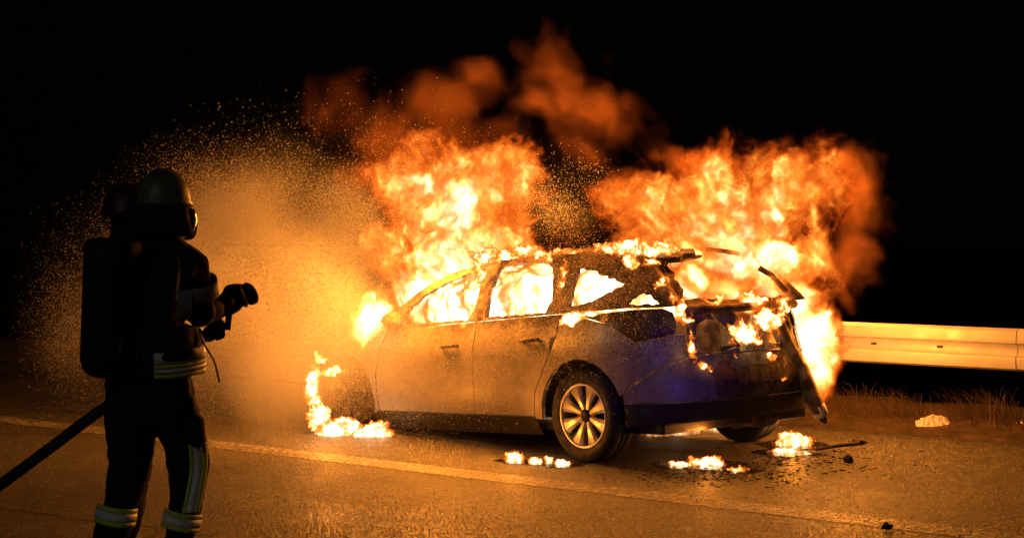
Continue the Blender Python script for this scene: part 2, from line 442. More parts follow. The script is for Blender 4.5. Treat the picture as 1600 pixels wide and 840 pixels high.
for nm, poly in (('front_door', door_f), ('rear_door', door_r), ('quarter_panel', quarter), ('front_wing', fender)):
    panel(nm, poly, M['paint'], root, mirror=True, res=.1)
for mir in (False, True):
    tl = panel('tail_light', light_l, M['lens'], root, th=.05, res=.035, jit=.014, mirror=mir)
    tl['label'] = 'melted dark red tail light'
    sill = panel('sill', [(.46, .17), (2.22, .17), (2.24, .302), (.46, .302)], M['black'], root, res=.1, mirror=mir)
    for d, (hu, hz) in enumerate(((1.28, .80), (.42, .835))):
        p = body(hu, hz, .03); q = body(hu + .17, hz - .004, .03); p.y *= -1 if mir else 1; q.y *= -1 if mir else 1
        V, F = tube([p + (q - p) * t - Vector((0, (1 if not mir else -1) * (.034 if t in (0, 1) else 0), 0)) for t in (0, .12, .5, .88, 1)], [.012, .014, .015, .014, .012], 8)
        mobj('door_handle', V, F, M['char'], root)
# bumpers
bump_l = [(-.385, .40), (-.385, .455), (-.445, .52), (-.56, .59), (-.71, .655), (-.85, .69), (-1.0, .70), (UR + .2, .70)]
bump_b = [(UR + .2, .41), (-1.0, .41), (-.70, .41), (-.5, .41)]
mirU = lambda L: [(2 * UR - u, z) for u, z in L]
rb = panel('rear_bumper', bump_l + mirU(bump_l)[::-1] + mirU(bump_b)[::-1][::1] + bump_b, M['paint'], root, res=.05)
rec = panel('number_plate_recess', [(UR - .27, .50), (UR + .27, .50), (UR + .27, .62), (UR - .27, .62)], M['char'], root, mapf=lambda u, z, o=0: body(u, z, o + .004), th=.01)
val = [(-.37, .25), (-.39, .395), (-.6, .402), (UR + .3, .402)]; valb = [(UR + .3, .27), (-.7, .27)]
panel('rear_valance', val + mirU(val)[::-1] + mirU(valb)[::-1] + valb, M['black'], root, res=.06)
fb = [(3.105, .30), (3.11, .62), (3.13, .70), (UF - .3, .74)]; fbb = [(UF - .3, .22), (3.3, .22)]
mirF = lambda L: [(2 * UF - u, z) for u, z in L]
panel('front_bumper', fb + mirF(fb)[::-1] + mirF(fbb)[::-1] + fbb, M['paint'], root, res=.08)
for mir in (False, True):
    panel('headlight', [(3.1, .705), (3.09, .77), (3.3, .79), (3.62, .78), (3.66, .75), (3.4, .715)], M['visor'], root, th=.04, res=.06, mirror=mir)

# bonnet, roof
def rmap(ctrl, crown, wid):
    xs = [c[0] for c in ctrl]; zs = [c[1] for c in ctrl]
    def f(x, y, off=0.0): return Vector((x, y, float(np.interp(x, xs, zs)) - crown * (y / wid) ** 2 + off))
    return f
def cr(pts, n=12): q = smooth_path([(a, b, 0) for a, b in pts], n); return [(p.x, p.y) for p in q]
roof_c = cr([(-.56, 1.375), (-.35, 1.422), (-.05, 1.455), (.35, 1.476), (.8, 1.477), (1.15, 1.455), (1.45, 1.40), (1.6, 1.36)])
roofm = rmap(roof_c, .055, .56)
def zr(x): return float(np.interp(x, [c[0] for c in roof_c], [c[1] for c in roof_c]))
roof = [(1.46, -.50), (1.50, 0), (1.46, .50), (1.2, .555), (.6, .565), (0, .56), (-.30, .545), (-.30, -.545), (0, -.56), (.6, -.565), (1.2, -.555)]
panel('roof', roof, M['char'], root, mapf=roofm, th=.03, res=.09)
spl = [(-.31, .06), (-.31, .53), (-.46, .51), (-.50, .40), (-.46, .32), (-.48, .22), (-.40, .14)]
panel('roof_spoiler', spl, M['paint'], root, mapf=rmap(roof_c, .055, .56), th=.035, res=.06)
bon_c = cr([(2.2, .985), (2.5, .955), (2.85, .895), (3.15, .825), (3.35, .76), (3.5, .68)])
bonm = rmap(bon_c, .075, .78)
panel('bonnet', [(2.28, -.74), (2.34, 0), (2.28, .74), (2.6, .77), (2.9, .75), (3.15, .68), (3.33, .5), (3.42, 0), (3.33, -.5), (3.15, -.68), (2.9, -.75), (2.6, -.77)], M['char'], root, mapf=bonm, th=.02, res=.1, jit=.02)

# greenhouse side: pillars and frames left standing round the empty windows
def gside(x, z, off=0.0):
    t = (z - .95) / .5
    y = .822 - .19 * t - .06 * t * t
    if x < .2: y -= .12 * ((.2 - x) / .9) ** 2
    if x > 1.5: y -= .10 * ((x - 1.5) / .9) ** 2
    return Vector((x, y + off, z))
tp = lambda x: zr(x) - .052
gh = [(2.42, .93), (2.30, 1.02), (2.12, 1.125), (1.9, 1.235), (1.68, 1.318), (1.5, 1.36)] + [(x, tp(x)) for x in (1.3, 1.1, .8, .5, .2, 0, -.2, -.36)] + [(-.44, 1.30), (-.54, 1.21), (-.64, 1.11), (-.71, 1.035), (-.60, 1.028), (-.3, 1.03), (0, 1.018), (.25, belt(.25) + .004), (1.1, belt(1.1) + .004), (2.13, .933)]
w1 = [(2.06, .955), (1.24, .985), (1.20, 1.06), (1.22, 1.345), (1.42, 1.325), (1.66, 1.262), (1.88, 1.175), (2.02, 1.085), (2.10, 1.0)]
w2 = [(1.06, .995), (.42, 1.02), (.40, 1.10), (.47, 1.30), (.56, 1.375), (.85, 1.382), (1.08, 1.37), (1.10, 1.2)]
w3 = [(.22, 1.055), (.12, 1.06), (-.02, 1.09), (-.24, 1.19), (-.12, 1.235), (.10, 1.30), (.24, 1.33), (.24, 1.2)]
w4 = [(-.28, 1.055), (-.40, 1.13), (-.47, 1.11), (-.56, 1.05), (-.4, 1.048)]
for mir in (False, True):
    panel('pillar_frame', gh, M['char'], root, mapf=gside, holes=(w1, w2, w3, w4), th=.045, res=.05, jit=.012, mirror=mir, ragged=.009)
    # door mirror stump
    bm = bmesh.new(); bmesh.ops.create_icosphere(bm, subdivisions=3, radius=1)
    for v in bm.verts:
        v.co *= 1 + .25 * mnoise.noise(v.co * 2.5); v.co = Vector((v.co.x * .05, v.co.y * .10, v.co.z * .065)) + Vector((2.02, .90, 1.0))
        if mir: v.co.y *= -1
    bobj('door_mirror', bm, M['char'], root, True)

# tailgate: lower skin with a burnt-out hole, and the window frame above it
def gate(y, t, off=0.0):
    x = -.40 + (-.725 + .40) * t; z = 1.375 + (1.035 - 1.375) * t
    cx = .10 * (y / .6) ** 2
    return Vector((x + cx * (.5 + .5 * t) - off * .7, y, z + off * .7))
gw = .55
gf = [(.50, -.02), (.58, 1.0), (-.56, 1.0), (-.57, .90), (-.40, .93), (-.10, .90), (.18, .92), (.40, .88), (.50, .86), (.47, .70), (.485, .52), (.44, .36), (.455, .20), (.40, .10), (.25, .08), (.12, .03), (.05, .0)]
tg = empty('tailgate'); tg.parent = root
panel('window_frame', gf, M['char'], tg, mapf=gate, th=.03, res=.035, jit=.03)
ghole = [(UR + .16, .745), (UR + .22, .86), (UR + .30, .925), (UR + .42, .94), (UR + .50, .90), (UR + .535, .80), (UR + .53, .725), (UR + .30, .715)]
gl = [(UR - .56, .71), (UR + .56, .71), (UR + .60, .85), (UR + .58, 1.01), (UR + .3, 1.02), (UR - .3, 1.02), (UR - .58, 1.01), (UR - .60, .85)]
ghole2 = [(UR - .30, .74), (UR - .10, .76), (UR - .06, .82), (UR - .20, .87), (UR - .36, .84), (UR - .42, .77)]
panel('tailgate_skin', gl, M['charpale'], tg, holes=(ghole, ghole2), th=.02, res=.035, jit=.06)
V, F = tube([gate(y, 1.06) + Vector((-.03, 0, -.01)) for y in np.linspace(-.56, .56, 12)], [(.035, .03)] * 12, 8)
mobj('tailgate_ledge', V, F, M['char'], tg)
V, F = tube([gate(-.37, .42, .05), gate(-.44, .6, .06), gate(-.55, .88, .03)], .020, 8)
mobj('gas_strut', V, F, M['char'], tg)
# strip of trim hanging off the right end of the tailgate
hb0 = CM.inverted() @ at(1205, 486, 11.52); hb1 = CM.inverted() @ at(1290, 662, 11.45)
dirb = (hb1 - hb0)
pts = [hb0 + dirb * t + Vector((0, .008 * math.sin(t * 9), .006 * math.sin(t * 14))) for t in np.linspace(0, 1, 10)]
V, F = tube(pts, [.058 - .008 * (i > 7) - .035 * (i > 8) for i in range(10)], 8)
ht = mobj('hanging_trim_strip', V, F, M['charpale'], root); ht['label'] = 'charred trim strip dangling off the tailgate'
V, F = tube([hb0 + dirb * t for t in (.82, .85, .92, .95)], [.04, .056, .054, .03], 8)
mobj('melted_cap', V, F, M['trash'], ht)

# interior and underside
def cbox(name, c, s, mat, parent=root, bevel=.02, rot=None): return bobj(name, box_bm(c, s, rot, bevel), mat, parent)
cbox('floor_pan', (1.35, 0, .235), (3.9, 1.50, .08), M['black'])
cbox('bulkhead', (2.30, 0, .62), (.06, 1.5, .66), M['char'])
cbox('dashboard', (2.08, 0, .84), (.34, 1.42, .22), M['char'], bevel=.06)
cbox('rear_seat', (.12, 0, .62), (.16, 1.25, .62), M['char'], bevel=.05, rot=None)
cbox('boot_floor', (-.38, 0, .50), (.60, 1.05, .05), M['char'])
cbox('boot_crossmember', (-.70, 0, .63), (.05, 1.15, .12), M['charpale'])
for y in (.37, -.37):
    st = empty('front_seat'); st.parent = root
    cbox('seat_base', (1.38, y, .45), (.50, .46, .20), M['char'], st, .05)
    cbox('seat_back', (1.10, y, .80), (.14, .44, .62), M['char'], st, .05)
    cbox('headrest', (1.06, y, 1.18), (.09, .24, .15), M['char'], st, .03)
V, F = tube([(0, -.70, .30), (0, .70, .30)], .05, 10); mobj('rear_axle', V, F, M['black'], root)
V, F = tube([(-.35, -.30, .25), (-.60, -.30, .25)], [(.16, .09), (.16, .09)], 14); mobj('silencer', V, F, M['char'], root)
for x0, r_ in ((0, .385), (2.648, .39)):
    for sgn in (1, -1):
        V, F = [], []
        ang = [R(-5 + 190 * k / 16) for k in range(17)]
        for yy in (.875, .62):
            for a_ in ang: V.append((x0 + r_ * math.cos(a_), sgn * yy, .33 + (.03 if x0 else 0) + r_ * math.sin(a_)))
        for k in range(16): F.append((k, k + 1, 17 + k + 1, 17 + k))
        F.append(tuple(range(17, 34)))
        mobj('wheel_arch_liner', V, F, M['black'], root, smooth=False)

# wheels
def wheel(x, y, z, burnt=False):
    sgn = 1 if y > 0 else -1
    w = empty('wheel'); w.parent = root; w.location = (x, y, z)
    if sgn < 0: w.rotation_euler = (0, 0, math.pi)
    Ro = .318 if not burnt else .262
    prof = [(.222, .095), (.235, .108), (.27, .112), (Ro - .022, .104), (Ro - .006, .086), (Ro, .06), (Ro, .028), (Ro - .008, .024), (Ro - .008, .018), (Ro, .014), (Ro, -.014), (Ro - .008, -.018), (Ro - .008, -.024), (Ro, -.028), (Ro, -.06), (Ro - .006, -.086), (Ro - .022, -.104), (.27, -.112), (.235, -.108), (.222, -.095)]
    if burnt: prof = [(r if r < .26 else .262 - (.01 if abs(yy) > .09 else 0), yy) for r, yy in prof]
    V, F = lathe_y(prof, 56)
    if burnt: V = [tuple(c * (1 + .04 * mnoise.noise(Vector(v) * 11)) for c in v) for v in V]
    mobj('tyre', V, F, M['tyre'] if not burnt else M['char'], w)
    am = M['alloy'] if not burnt else M['char']
    rim = mobj('rim', *lathe_y([(.224, .098), (.218, .104), (.208, .100), (.200, .088), (.197, .03), (.19, -.08), (.21, -.095), (.224, -.09), (.205, -.06), (.205, .06)], 48), am, w)
    for k in range(8):
        th = 2 * math.pi * (k + .5) / 8; c_, s_ = math.cos(th), math.sin(th)
        sec = [(.045, .022, .075, .045), (.10, .026, .086, .05), (.16, .042, .090, .062), (.205, .060, .092, .06)]
        VV = []
        for r_, hw, yo, yi in sec:
            for (tw, yy) in ((-hw, yo - .010), (-hw * .45, yo), (hw * .45, yo), (hw, yo - .010), (hw, yi), (-hw, yi)):
                VV.append((r_ * c_ - tw * s_, yy, r_ * s_ + tw * c_))
        FF = []
        for i in range(3):
            for j in range(6): FF.append((i * 6 + j, i * 6 + (j + 1) % 6, i * 6 + 6 + (j + 1) % 6, i * 6 + 6 + j))
        FF += [tuple(range(6)), tuple(range(18, 24))]
        mobj('spoke', VV, FF, am, w, smooth=False)
    mobj('hub_cap', *lathe_y([(0, .088), (.030, .086), (.036, .080), (.05, .062), (.05, .03), (0, .03)], 20), M['black'], w)
    mobj('brake_disc', *lathe_y([(0.02, .012), (.14, .012), (.14, -.01), (0.02, -.01)], 28), M['black'], w)
wheel(0, .79, .318); wheel(0, -.79, .318)
wheel(2.648, .79, .262 + .172, True); wheel(2.648, -.79, .262 + .172, True)

# ================================================================== FIRE, SMOKE AND SPRAY
def field_tree(name, lobes, lo, hi, vox, mat, seed, kind, iso=None, gain=1.75, warp=(.7, .22), nscale=4.0, rough=.68, bias=0.0, ridge=0.0):
    ng = bpy.data.node_groups.new(name, 'GeometryNodeTree')
    ng.interface.new_socket('Geometry', in_out='INPUT', socket_type='NodeSocketGeometry')
    ng.interface.new_socket('Geometry', in_out='OUTPUT', socket_type='NodeSocketGeometry')
    t = NT(ng); go = ng.nodes.new('NodeGroupOutput')
    p = t.n('GeometryNodeInputPosition').outputs[0]
    ps = t.v('ADD', p, (seed, seed * .7, -seed * .3))
    n1 = t.n('ShaderNodeTexNoise', None, Vector=ps, Scale=1.3 * nscale / 4, Detail=1.0).outputs['Color']
    n2 = t.n('ShaderNodeTexNoise', None, Vector=ps, Scale=5.0 * nscale / 4, Detail=2.0).outputs['Color']
    q = t.v('ADD', p, t.v('SCALE', t.v('SUBTRACT', n1, (.5, .5, .5)), scale=warp[0]))
    q = t.v('ADD', q, t.v('SCALE', t.v('SUBTRACT', n2, (.5, .5, .5)), scale=warp[1]))
    L = None
    for (c, r, h) in lobes:
        d = t.v('LENGTH', t.v('DIVIDE', t.v('SUBTRACT', q, tuple(c)), r))
        e = t.m('MULTIPLY_ADD', d, -h, h)
        L = e if L is None else t.m('SMOOTH_MAX', L, e, .15)
    qs = t.v('ADD', q, (seed, seed, seed))
    b = t.noise(t.v('MULTIPLY', qs, (1, 1, .72)), nscale, 8.0, rough, dist=.7)
    vo = t.n('ShaderNodeTexVoronoi', {'feature': 'F1'}, Vector=qs, Scale=nscale * .9, Detail=2.0).outputs['Distance']
    rid = t.m('SUBTRACT', 1.0, t.m('ABSOLUTE', t.m('MULTIPLY_ADD', t.noise(t.v('ADD', qs, (7.3, 1.1, 4.2)), nscale * 1.7, 5.0, .62, dist=1.0), 4.0, -2.0)))
    T = t.m('ADD', L, t.m('MULTIPLY', t.m('SUBTRACT', b, .5), gain))
    if ridge: T = t.m('ADD', T, t.m('MULTIPLY', t.m('SUBTRACT', rid, .45), ridge))
    T = t.m('ADD', T, t.m('MULTIPLY', t.m('SUBTRACT', .45, vo), gain * .25))
    T = t.m('ADD', T, bias)
    T = t.m('MULTIPLY', T, t.mr(L, -.12, .12))
    T = t.m('MAXIMUM', T, 0.0)
    vc = t.n('GeometryNodeVolumeCube', None, Density=T, Background=0.0, Min=lo, Max=hi)
    for k, nm in enumerate(('Resolution X', 'Resolution Y', 'Resolution Z')):
        vc.inputs[nm].default_value = max(8, int((hi[k] - lo[k]) / vox))
    g = vc.outputs[0]
    if iso is not None: g = t.n('GeometryNodeVolumeToMesh', None, Volume=g, Threshold=iso).outputs[0]
    g = t.n('GeometryNodeSetMaterial', None, Geometry=g, Material=mat).outputs[0]
    ng.links.new(g, go.inputs[0])
    return ng

FIRE_S = 12.0
RAMP = [(0, (.06, .005, .0005)), (.10, (.26, .026, .002)), (.22, (.72, .085, .005)), (.36, (1.25, .23, .018)), (.48, (2.0, .60, .06)), (.60, (3.6, 1.7, .36)), (.76, (7, 5.0, 2.2)), (1, (12, 10, 6.5))]
def fire_mat(name, dens, heat=1.0, edge=(.02, .35)):
    m, t, out = new_mat(name)
    T = t.n('ShaderNodeAttribute', {'attribute_name': 'density'}).outputs['Fac']
    ext = t.mr(T, edge[0], edge[1], 0, dens); T = t.m('MULTIPLY', T, heat)
    crp = t.n('ShaderNodeValToRGB', None, Fac=T); r = crp.color_ramp
    while len(r.elements) < len(RAMP): r.elements.new(.5)
    for e, (a, c) in zip(r.elements, RAMP): e.position = a; e.color = (*[x / FIRE_S for x in c], 1)
    ab = t.n('ShaderNodeVolumeAbsorption', None, Color=(0, 0, 0, 1), Density=ext)
    em = t.n('ShaderNodeEmission', None, Color=crp.outputs[0], Strength=t.m('MULTIPLY', ext, FIRE_S))
    ad = t.n('ShaderNodeAddShader', None, i0=ab.outputs[0], i1=em.outputs[0])
    m.node_tree.links.new(ad.outputs[0], out.inputs['Volume'])
    return m
M['fire'] = fire_mat('fire', 25.0, .97, (.02, .75))
M['fire_small'] = fire_mat('fire_small', 110.0, 1.7, (.06, .35))
M['fire_hot'] = fire_mat('fire_hot', 45.0, 2.0)
def skin_mat():
    m, t, out = new_mat('flame_skin')
    tr = t.n('ShaderNodeBsdfTransparent'); em = t.n('ShaderNodeEmission', None, Color=(1, .3, .03, 1), Strength=1.0)
    o = t.n('ShaderNodeTexCoord').outputs['Object']
    mx = t.n('ShaderNodeMixShader', None, Fac=t.mr(t.noise(o, 6, 3), .3, .7, .0, .04), i1=tr.outputs[0], i2=em.outputs[0])
    m.node_tree.links.new(mx.outputs[0], out.inputs[0]); return m
M['flame_skin'] = skin_mat()

def spread_box(lobes, pad):
    lo = [min(c[k] - r[k] for c, r, h in lobes) - pad for k in range(3)]
    hi = [max(c[k] + r[k] for c, r, h in lobes) + pad for k in range(3)]
    return tuple(lo), tuple(hi)
LIGHT_C = (1.0, .285, .026)
LAMP_GAIN = 1.3
def lamp(parent, loc, power, radius=.25, color=LIGHT_C):
    l = bpy.data.lights.new('firelight', 'POINT'); l.energy = power * LAMP_GAIN; l.shadow_soft_size = radius; l.color = color
    o = link(bpy.data.objects.new('firelight', l)); o.parent = parent
    o.location = Vector(loc) - parent.matrix_world.translation if parent else loc
    return o
_seed = [2.0]
def flame(label, lobes, base, vox=.018, mat=None, lamps=(), zmin=None, pad=.25, group=None, **kw):
    """lobes: (centre, radii, heat) in world coordinates. A root with the flame's skin (mesh) and its glowing gas (volume)."""
    _seed[0] += 3.17
    root = empty('flame', base); bpy.context.view_layer.update(); tag(root, label, 'flame', group)
    B = Vector(base)
    lb = [(Vector(c) - B, r, h) for c, r, h in lobes]
    lo, hi = spread_box(lb, pad)
    if zmin is not None: lo = (lo[0], lo[1], max(lo[2], zmin - B.z))
    seed = _seed[0]
    me = bpy.data.meshes.new('burning_gas'); gas = link(bpy.data.objects.new('burning_gas', me)); gas.parent = root
    gas['kind'] = 'stuff'
    md = gas.modifiers.new('field', 'NODES'); md.node_group = field_tree('flame_field', lb, lo, hi, vox, mat or M['fire'], seed, 'fire', **kw)
    # skin: the surface where the flame begins to glow
    tmp = link(bpy.data.objects.new('tmp', bpy.data.meshes.new('tmp')))
    tmp.modifiers.new('f', 'NODES').node_group = field_tree('skin_field', lb, lo, hi, max(vox * 2, .02), M['flame_skin'], seed, 'fire', iso=.22, **kw)
    sk = evaluated(tmp); bpy.data.objects.remove(tmp)
    sk.name = 'flame_skin'
    if len(sk.materials) == 0: sk.materials.append(M['flame_skin'])
    # keep the largest connected pieces only
    bm = bmesh.new(); bm.from_mesh(sk); bm.verts.ensure_lookup_table()
    seen = set(); comps = []
    for v in bm.verts:
        if v in seen: continue
        st = [v]; seen.add(v); comp = []
        while st:
            a = st.pop(); comp.append(a)
            for e in a.link_edges:
                b_ = e.other_vert(a)
                if b_ not in seen: seen.add(b_); st.append(b_)
        comps.append(comp)
    if comps:
        comps.sort(key=len, reverse=True)
        dele = [v for c in comps[1:] for v in c]
        bmesh.ops.delete(bm, geom=dele, context='VERTS')
    bm.to_mesh(sk); bm.free()
    so = link(bpy.data.objects.new('flame_skin', sk)); so.parent = root
    for loc, pw, rad in lamps: lamp(root, loc, pw, rad)
    return root
def px(x, y, Y, rx, ry, h, depth=None):
    """an ellipsoid lobe given in photo pixels at depth Y"""
    s = FPX / Y; return (at(x, y, Y), (rx / s, depth or max(.25, .7 * min(rx, ry) / s * 1.4), ry / s), h)

YF = 13.3
flame('tall billowing flames rolling up from the bonnet and windscreen', [
    px(660, 455, YF, 75, 60, 1.5), px(705, 400, YF, 95, 70, 1.35), px(590, 490, YF - .3, 48, 50, 1.5, .3),
    px(700, 320, YF, 120, 95, 1.05, .5), px(768, 300, YF, 85, 90, .8, .45), px(650, 290, YF, 80, 70, .75, .45), px(815, 275, YF, 52, 55, .45, .3), px(760, 375, YF, 85, 60, 1.0, .45), px(620, 400, YF, 60, 70, .6, .35), px(690, 250, YF, 80, 50, .6, .4)],
    car(2.4, 0, .95), lamps=[(at(660, 400, YF - .85), 300, .3), (at(760, 300, YF - .8), 150, .3), (at(545, 340, YF - .5), 120, .25), (at(720, 320, YF + 1.0), 120, .3)], vox=.0135, warp=(.50, .22), nscale=4.2, gain=1.75, ridge=.70, rough=.68, bias=-.03)
YR = 11.95
flame('broad bright flames rising above the roof spoiler and boot', [
    px(1110, 400, YR, 125, 48, 1.5, .5), px(1190, 415, YR - .1, 65, 70, 1.35, .4), px(1130, 335, YR, 140, 88, .9, .5), px(1010, 315, YR, 85, 80, .55, .45),
    px(1110, 285, YR, 115, 62, .5, .45), px(1215, 305, YR, 90, 80, .52, .45), px(1290, 300, YR + .2, 65, 85, .30, .45), px(1255, 405, YR, 58, 100, .6, .35), px(980, 395, YR, 40, 25, .9, .3)],
    car(-.3, -.1, 1.4), lamps=[(at(1050, 195, YR - .5), 110, .25), (at(1240, 190, YR - .45), 110, .25), (at(1310, 320, YR + .8), 200, .3), (at(1080, 190, YR), 60, .25)], vox=.0135, warp=(.50, .22), nscale=4.2, gain=1.75, ridge=.70, rough=.68, bias=-.03)
flame('white hot flames bulging round the right rear corner of the car', [
    px(1264, 525, 12.0, 62, 80, 1.9, .28), px(1240, 470, 12.0, 45, 45, 1.7, .25), px(1282, 575, 12.0, 38, 60, 1.2, .25)],
    car(-.5, -.95, .7), vox=.014, lamps=[(at(1335, 520, 11.9), 60, .12)], warp=(.25, .14), nscale=7, gain=1.4, ridge=.35)
def cl(x, y, z, rx, ry, rz, h):
    c = car(x, y, z); ex = abs(fw.x) * rx + abs(lf.x) * ry; ey = abs(fw.y) * rx + abs(lf.y) * ry
    return (c, (ex, ey, rz), h)
flame('white hot fire filling the cabin behind the side windows', [
    cl(1.75, 0, 1.06, .34, .42, .30, 3), cl(1.7, .35, 1.04, .34, .30, .26, 3), cl(1.25, .25, 1.10, .40, .42, .30, 3), cl(.75, .25, 1.12, .40, .42, .32, 3), cl(.25, .2, 1.12, .35, .38, .28, 2.4), cl(-.1, .1, 1.12, .3, .42, .24, 1.2)],
    car(1.1, 0, .55), vox=.02, mat=M['fire_hot'], warp=(.2, .14), nscale=6)
flame('orange flames curling inside the empty rear window', [
    cl(-.45, 0, 1.10, .22, .45, .20, 1.0), cl(-.55, -.1, 1.0, .15, .42, .12, 1.3), cl(-.45, .25, 1.2, .18, .2, .15, 1.1)],
    car(-.4, 0, .53), vox=.016, warp=(.3, .16), nscale=6)
flame('thin flames licking along the roof edge above the doors', [
    px(760, 398, 12.35, 35, 14, 1.0, .10), px(820, 392, 12.1, 40, 12, .9, .10), px(950, 390, 11.5, 45, 12, .9, .10), px(985, 392, 11.3, 35, 22, 1.2, .10), px(1030, 388, 11.2, 45, 14, 1.1, .10), px(895, 391, 11.75, 45, 9, .8, .10), px(752, 425, 12.2, 12, 35, .8, .05), px(880, 430, 11.55, 10, 40, .7, .05), px(1012, 412, 11.0, 22, 14, .9, .05), px(1038, 442, 10.9, 14, 14, .8, .05), px(1056, 462, 10.8, 14, 12, .9, .05), px(985, 408, 11.1, 26, 14, .9, .06), px(790, 402, 12.2, 45, 14, .9, .06), px(850, 400, 11.8, 40, 12, .8, .06)],
    car(.5, .5, 1.42), vox=.012, warp=(.14, .10), nscale=22, rough=.7, gain=2.0, mat=M['fire_small'], pad=.12)
flame('flame tongues on the shoulder line at the front tip of the tail light', [
    px(893, 497, 11.05, 28, 16, 1.3, .06), px(920, 490, 11.0, 22, 8, 1.0, .05)], car(.12, .86, .99), vox=.009, warp=(.09, .07), nscale=26, rough=.7, gain=2.0, mat=M['fire_small'], pad=.08)
flame('flame tongues between the tail light and the tailgate', [
    px(1065, 480, 10.75, 14, 18, 1.2, .05), px(1075, 500, 10.75, 12, 12, .9, .05), px(1082, 540, 10.75, 8, 35, .8, .04)], car(-.72, .62, .9), vox=.008, warp=(.08, .06), nscale=26, rough=.7, gain=2.0, mat=M['fire_small'], pad=.08)
flame('flames licking over the burnt tailgate skin', [
    px(1165, 520, 11.1, 40, 24, 1.2, .06), px(1200, 500, 11.2, 28, 26, 1.3, .06), px(1130, 560, 11.05, 40, 9, .8, .05), px(1200, 560, 11.25, 25, 12, .9, .05), px(1110, 466, 10.95, 40, 8, .8, .04), px(1180, 464, 11.15, 40, 9, 1.0, .04), px(1222, 475, 11.3, 16, 20, 1.1, .05), px(1100, 575, 10.85, 18, 8, .8, .04), px(1215, 590, 11.3, 20, 8, .8, .04)], car(-.86, -.2, .75), vox=.009, warp=(.12, .08), nscale=24, rough=.7, gain=2.0, mat=M['fire_small'], pad=.08)
flame('flames wrapping the burning front wheel', [
    px(488, 605, 12.9, 16, 52, 1.5, .08), px(500, 655, 12.75, 22, 30, 1.6, .1), px(530, 670, 12.6, 44, 22, 1.8, .12), px(585, 676, 12.55, 42, 20, 1.8, .12), px(520, 580, 12.85, 32, 10, 1.2, .05), px(500, 560, 12.9, 22, 12, .9, .05)],
    car(2.8, .95, .2), vox=.010, warp=(.10, .08), nscale=22, rough=.7, gain=2.0, mat=M['fire_small'], pad=.1, zmin=.003, lamps=[(at(510, 640, 12.1), 14, .10)])
def puddle(label, spots, pw=5, zs=1.0):
    lb = []
    for x, y, rx, ry, h in spots:
        ry *= .75; rx *= 1.15; g = on_ground(x, y + ry * .3); s = FPX / g.y
        lb.append((g + Vector((0, 0, ry / s * .3)), (rx / s, rx / s * .7, ry / s), h))
    c = lb[0][0]
    fl = flame(label, lb, (c.x, c.y, .004), vox=.007, warp=(.08, .06), nscale=26, rough=.72, gain=2.2, mat=M['fire_small'], pad=.08, zmin=.003,
                 lamps=[(c + Vector((0, -.03, .20)), pw, .05)])
    for (p, r, h) in lb:
        V = [(p.x, p.y, .008)]; n = 28
        for k in range(n):
            th = 6.2832 * k / n; rr = (1.5 + .5 * mnoise.noise(Vector((math.cos(th) * 1.3 + p.x * 3, math.sin(th) * 1.3, p.y)))) 
            V.append((p.x + r[0] * rr * math.cos(th), p.y + r[1] * rr * 1.3 * math.sin(th), .0045))
        o = mobj('fuel_pool', V, [(0, k + 1, (k + 1) % n + 1) for k in range(n)], M['fuel'], fl); o.matrix_parent_inverse = fl.matrix_world.inverted()
    return fl
puddle('burning puddle on the asphalt just ahead of the rear wheel', [(803, 716, 18, 20, 1.4), (835, 720, 16, 12, 1.2), (878, 724, 20, 8, 1.2), (856, 719, 12, 8, .9)])
puddle('burning puddle on the asphalt behind the rear wheel under the bumper', [(1105, 722, 34, 15, 1.5), (1060, 726, 22, 7, 1.1), (1155, 734, 18, 8, 1.1)])
puddle('burning fuel on the ground under the right rear wheel', [(1240, 690, 34, 22, 1.5), (1222, 705, 26, 10, 1.3), (1265, 708, 14, 8, 1.0)], 10)
puddle('low flames under the car between the rear wheels', [(1060, 668, 50, 10, 1.4), (1110, 668, 30, 8, 1.2), (1020, 676, 24, 7, 1.1)], 26)

# smoke lit from below by the fire
def smoke_mat(name, dens, colr, aniso, tint=None):
    m, t, out = new_mat(name)
    T = t.n('ShaderNodeAttribute', {'attribute_name': 'density'}).outputs['Fac']
    pv = t.n('ShaderNodeVolumeScatter', None, Color=(*colr, 1), Density=t.m('MULTIPLY', t.mr(T, .02, .7), dens), Anisotropy=aniso)
    m.node_tree.links.new(pv.outputs[0], out.inputs['Volume']); return m
M['smoke'] = smoke_mat('smoke', 2.5, (.25, .11, .055), .1)
M['mist'] = smoke_mat('mist', .62, (.97, .97, .97), .35)
def gas_body(name, label, lobes, mat, vox, cat, **kw):
    lo, hi = spread_box(lobes, .5); lo = (lo[0], lo[1], max(lo[2], .01))
    o = link(bpy.data.objects.new(name, bpy.data.meshes.new(name)))
    md = o.modifiers.new('field', 'NODES'); _seed[0] += 2.3
    md.node_group = field_tree(name + '_field', lobes, lo, hi, vox, mat, _seed[0], 'smoke', **kw)
    return tag(o, label, cat, kind='stuff')
gas_body('smoke', 'brown smoke rolling off the bonnet flames, lit orange from below', [
    px(560, 280, YF + .2, 80, 75, .9, .4), px(600, 215, YF + .2, 90, 65, .9, .4), px(690, 165, YF + .2, 100, 60, .9, .4), px(740, 130, YF + .2, 55, 50, .8, .35), px(630, 350, YF + .3, 100, 90, .8, .4), px(530, 175, YF + .3, 75, 60, .5, .4), px(780, 220, YF + .3, 100, 50, .7, .4), px(700, 235, YF + .3, 110, 60, .8, .4), px(600, 300, YF + .3, 80, 80, .8, .4)], M['smoke'], .032, 'smoke', gain=1.25, nscale=3.8)
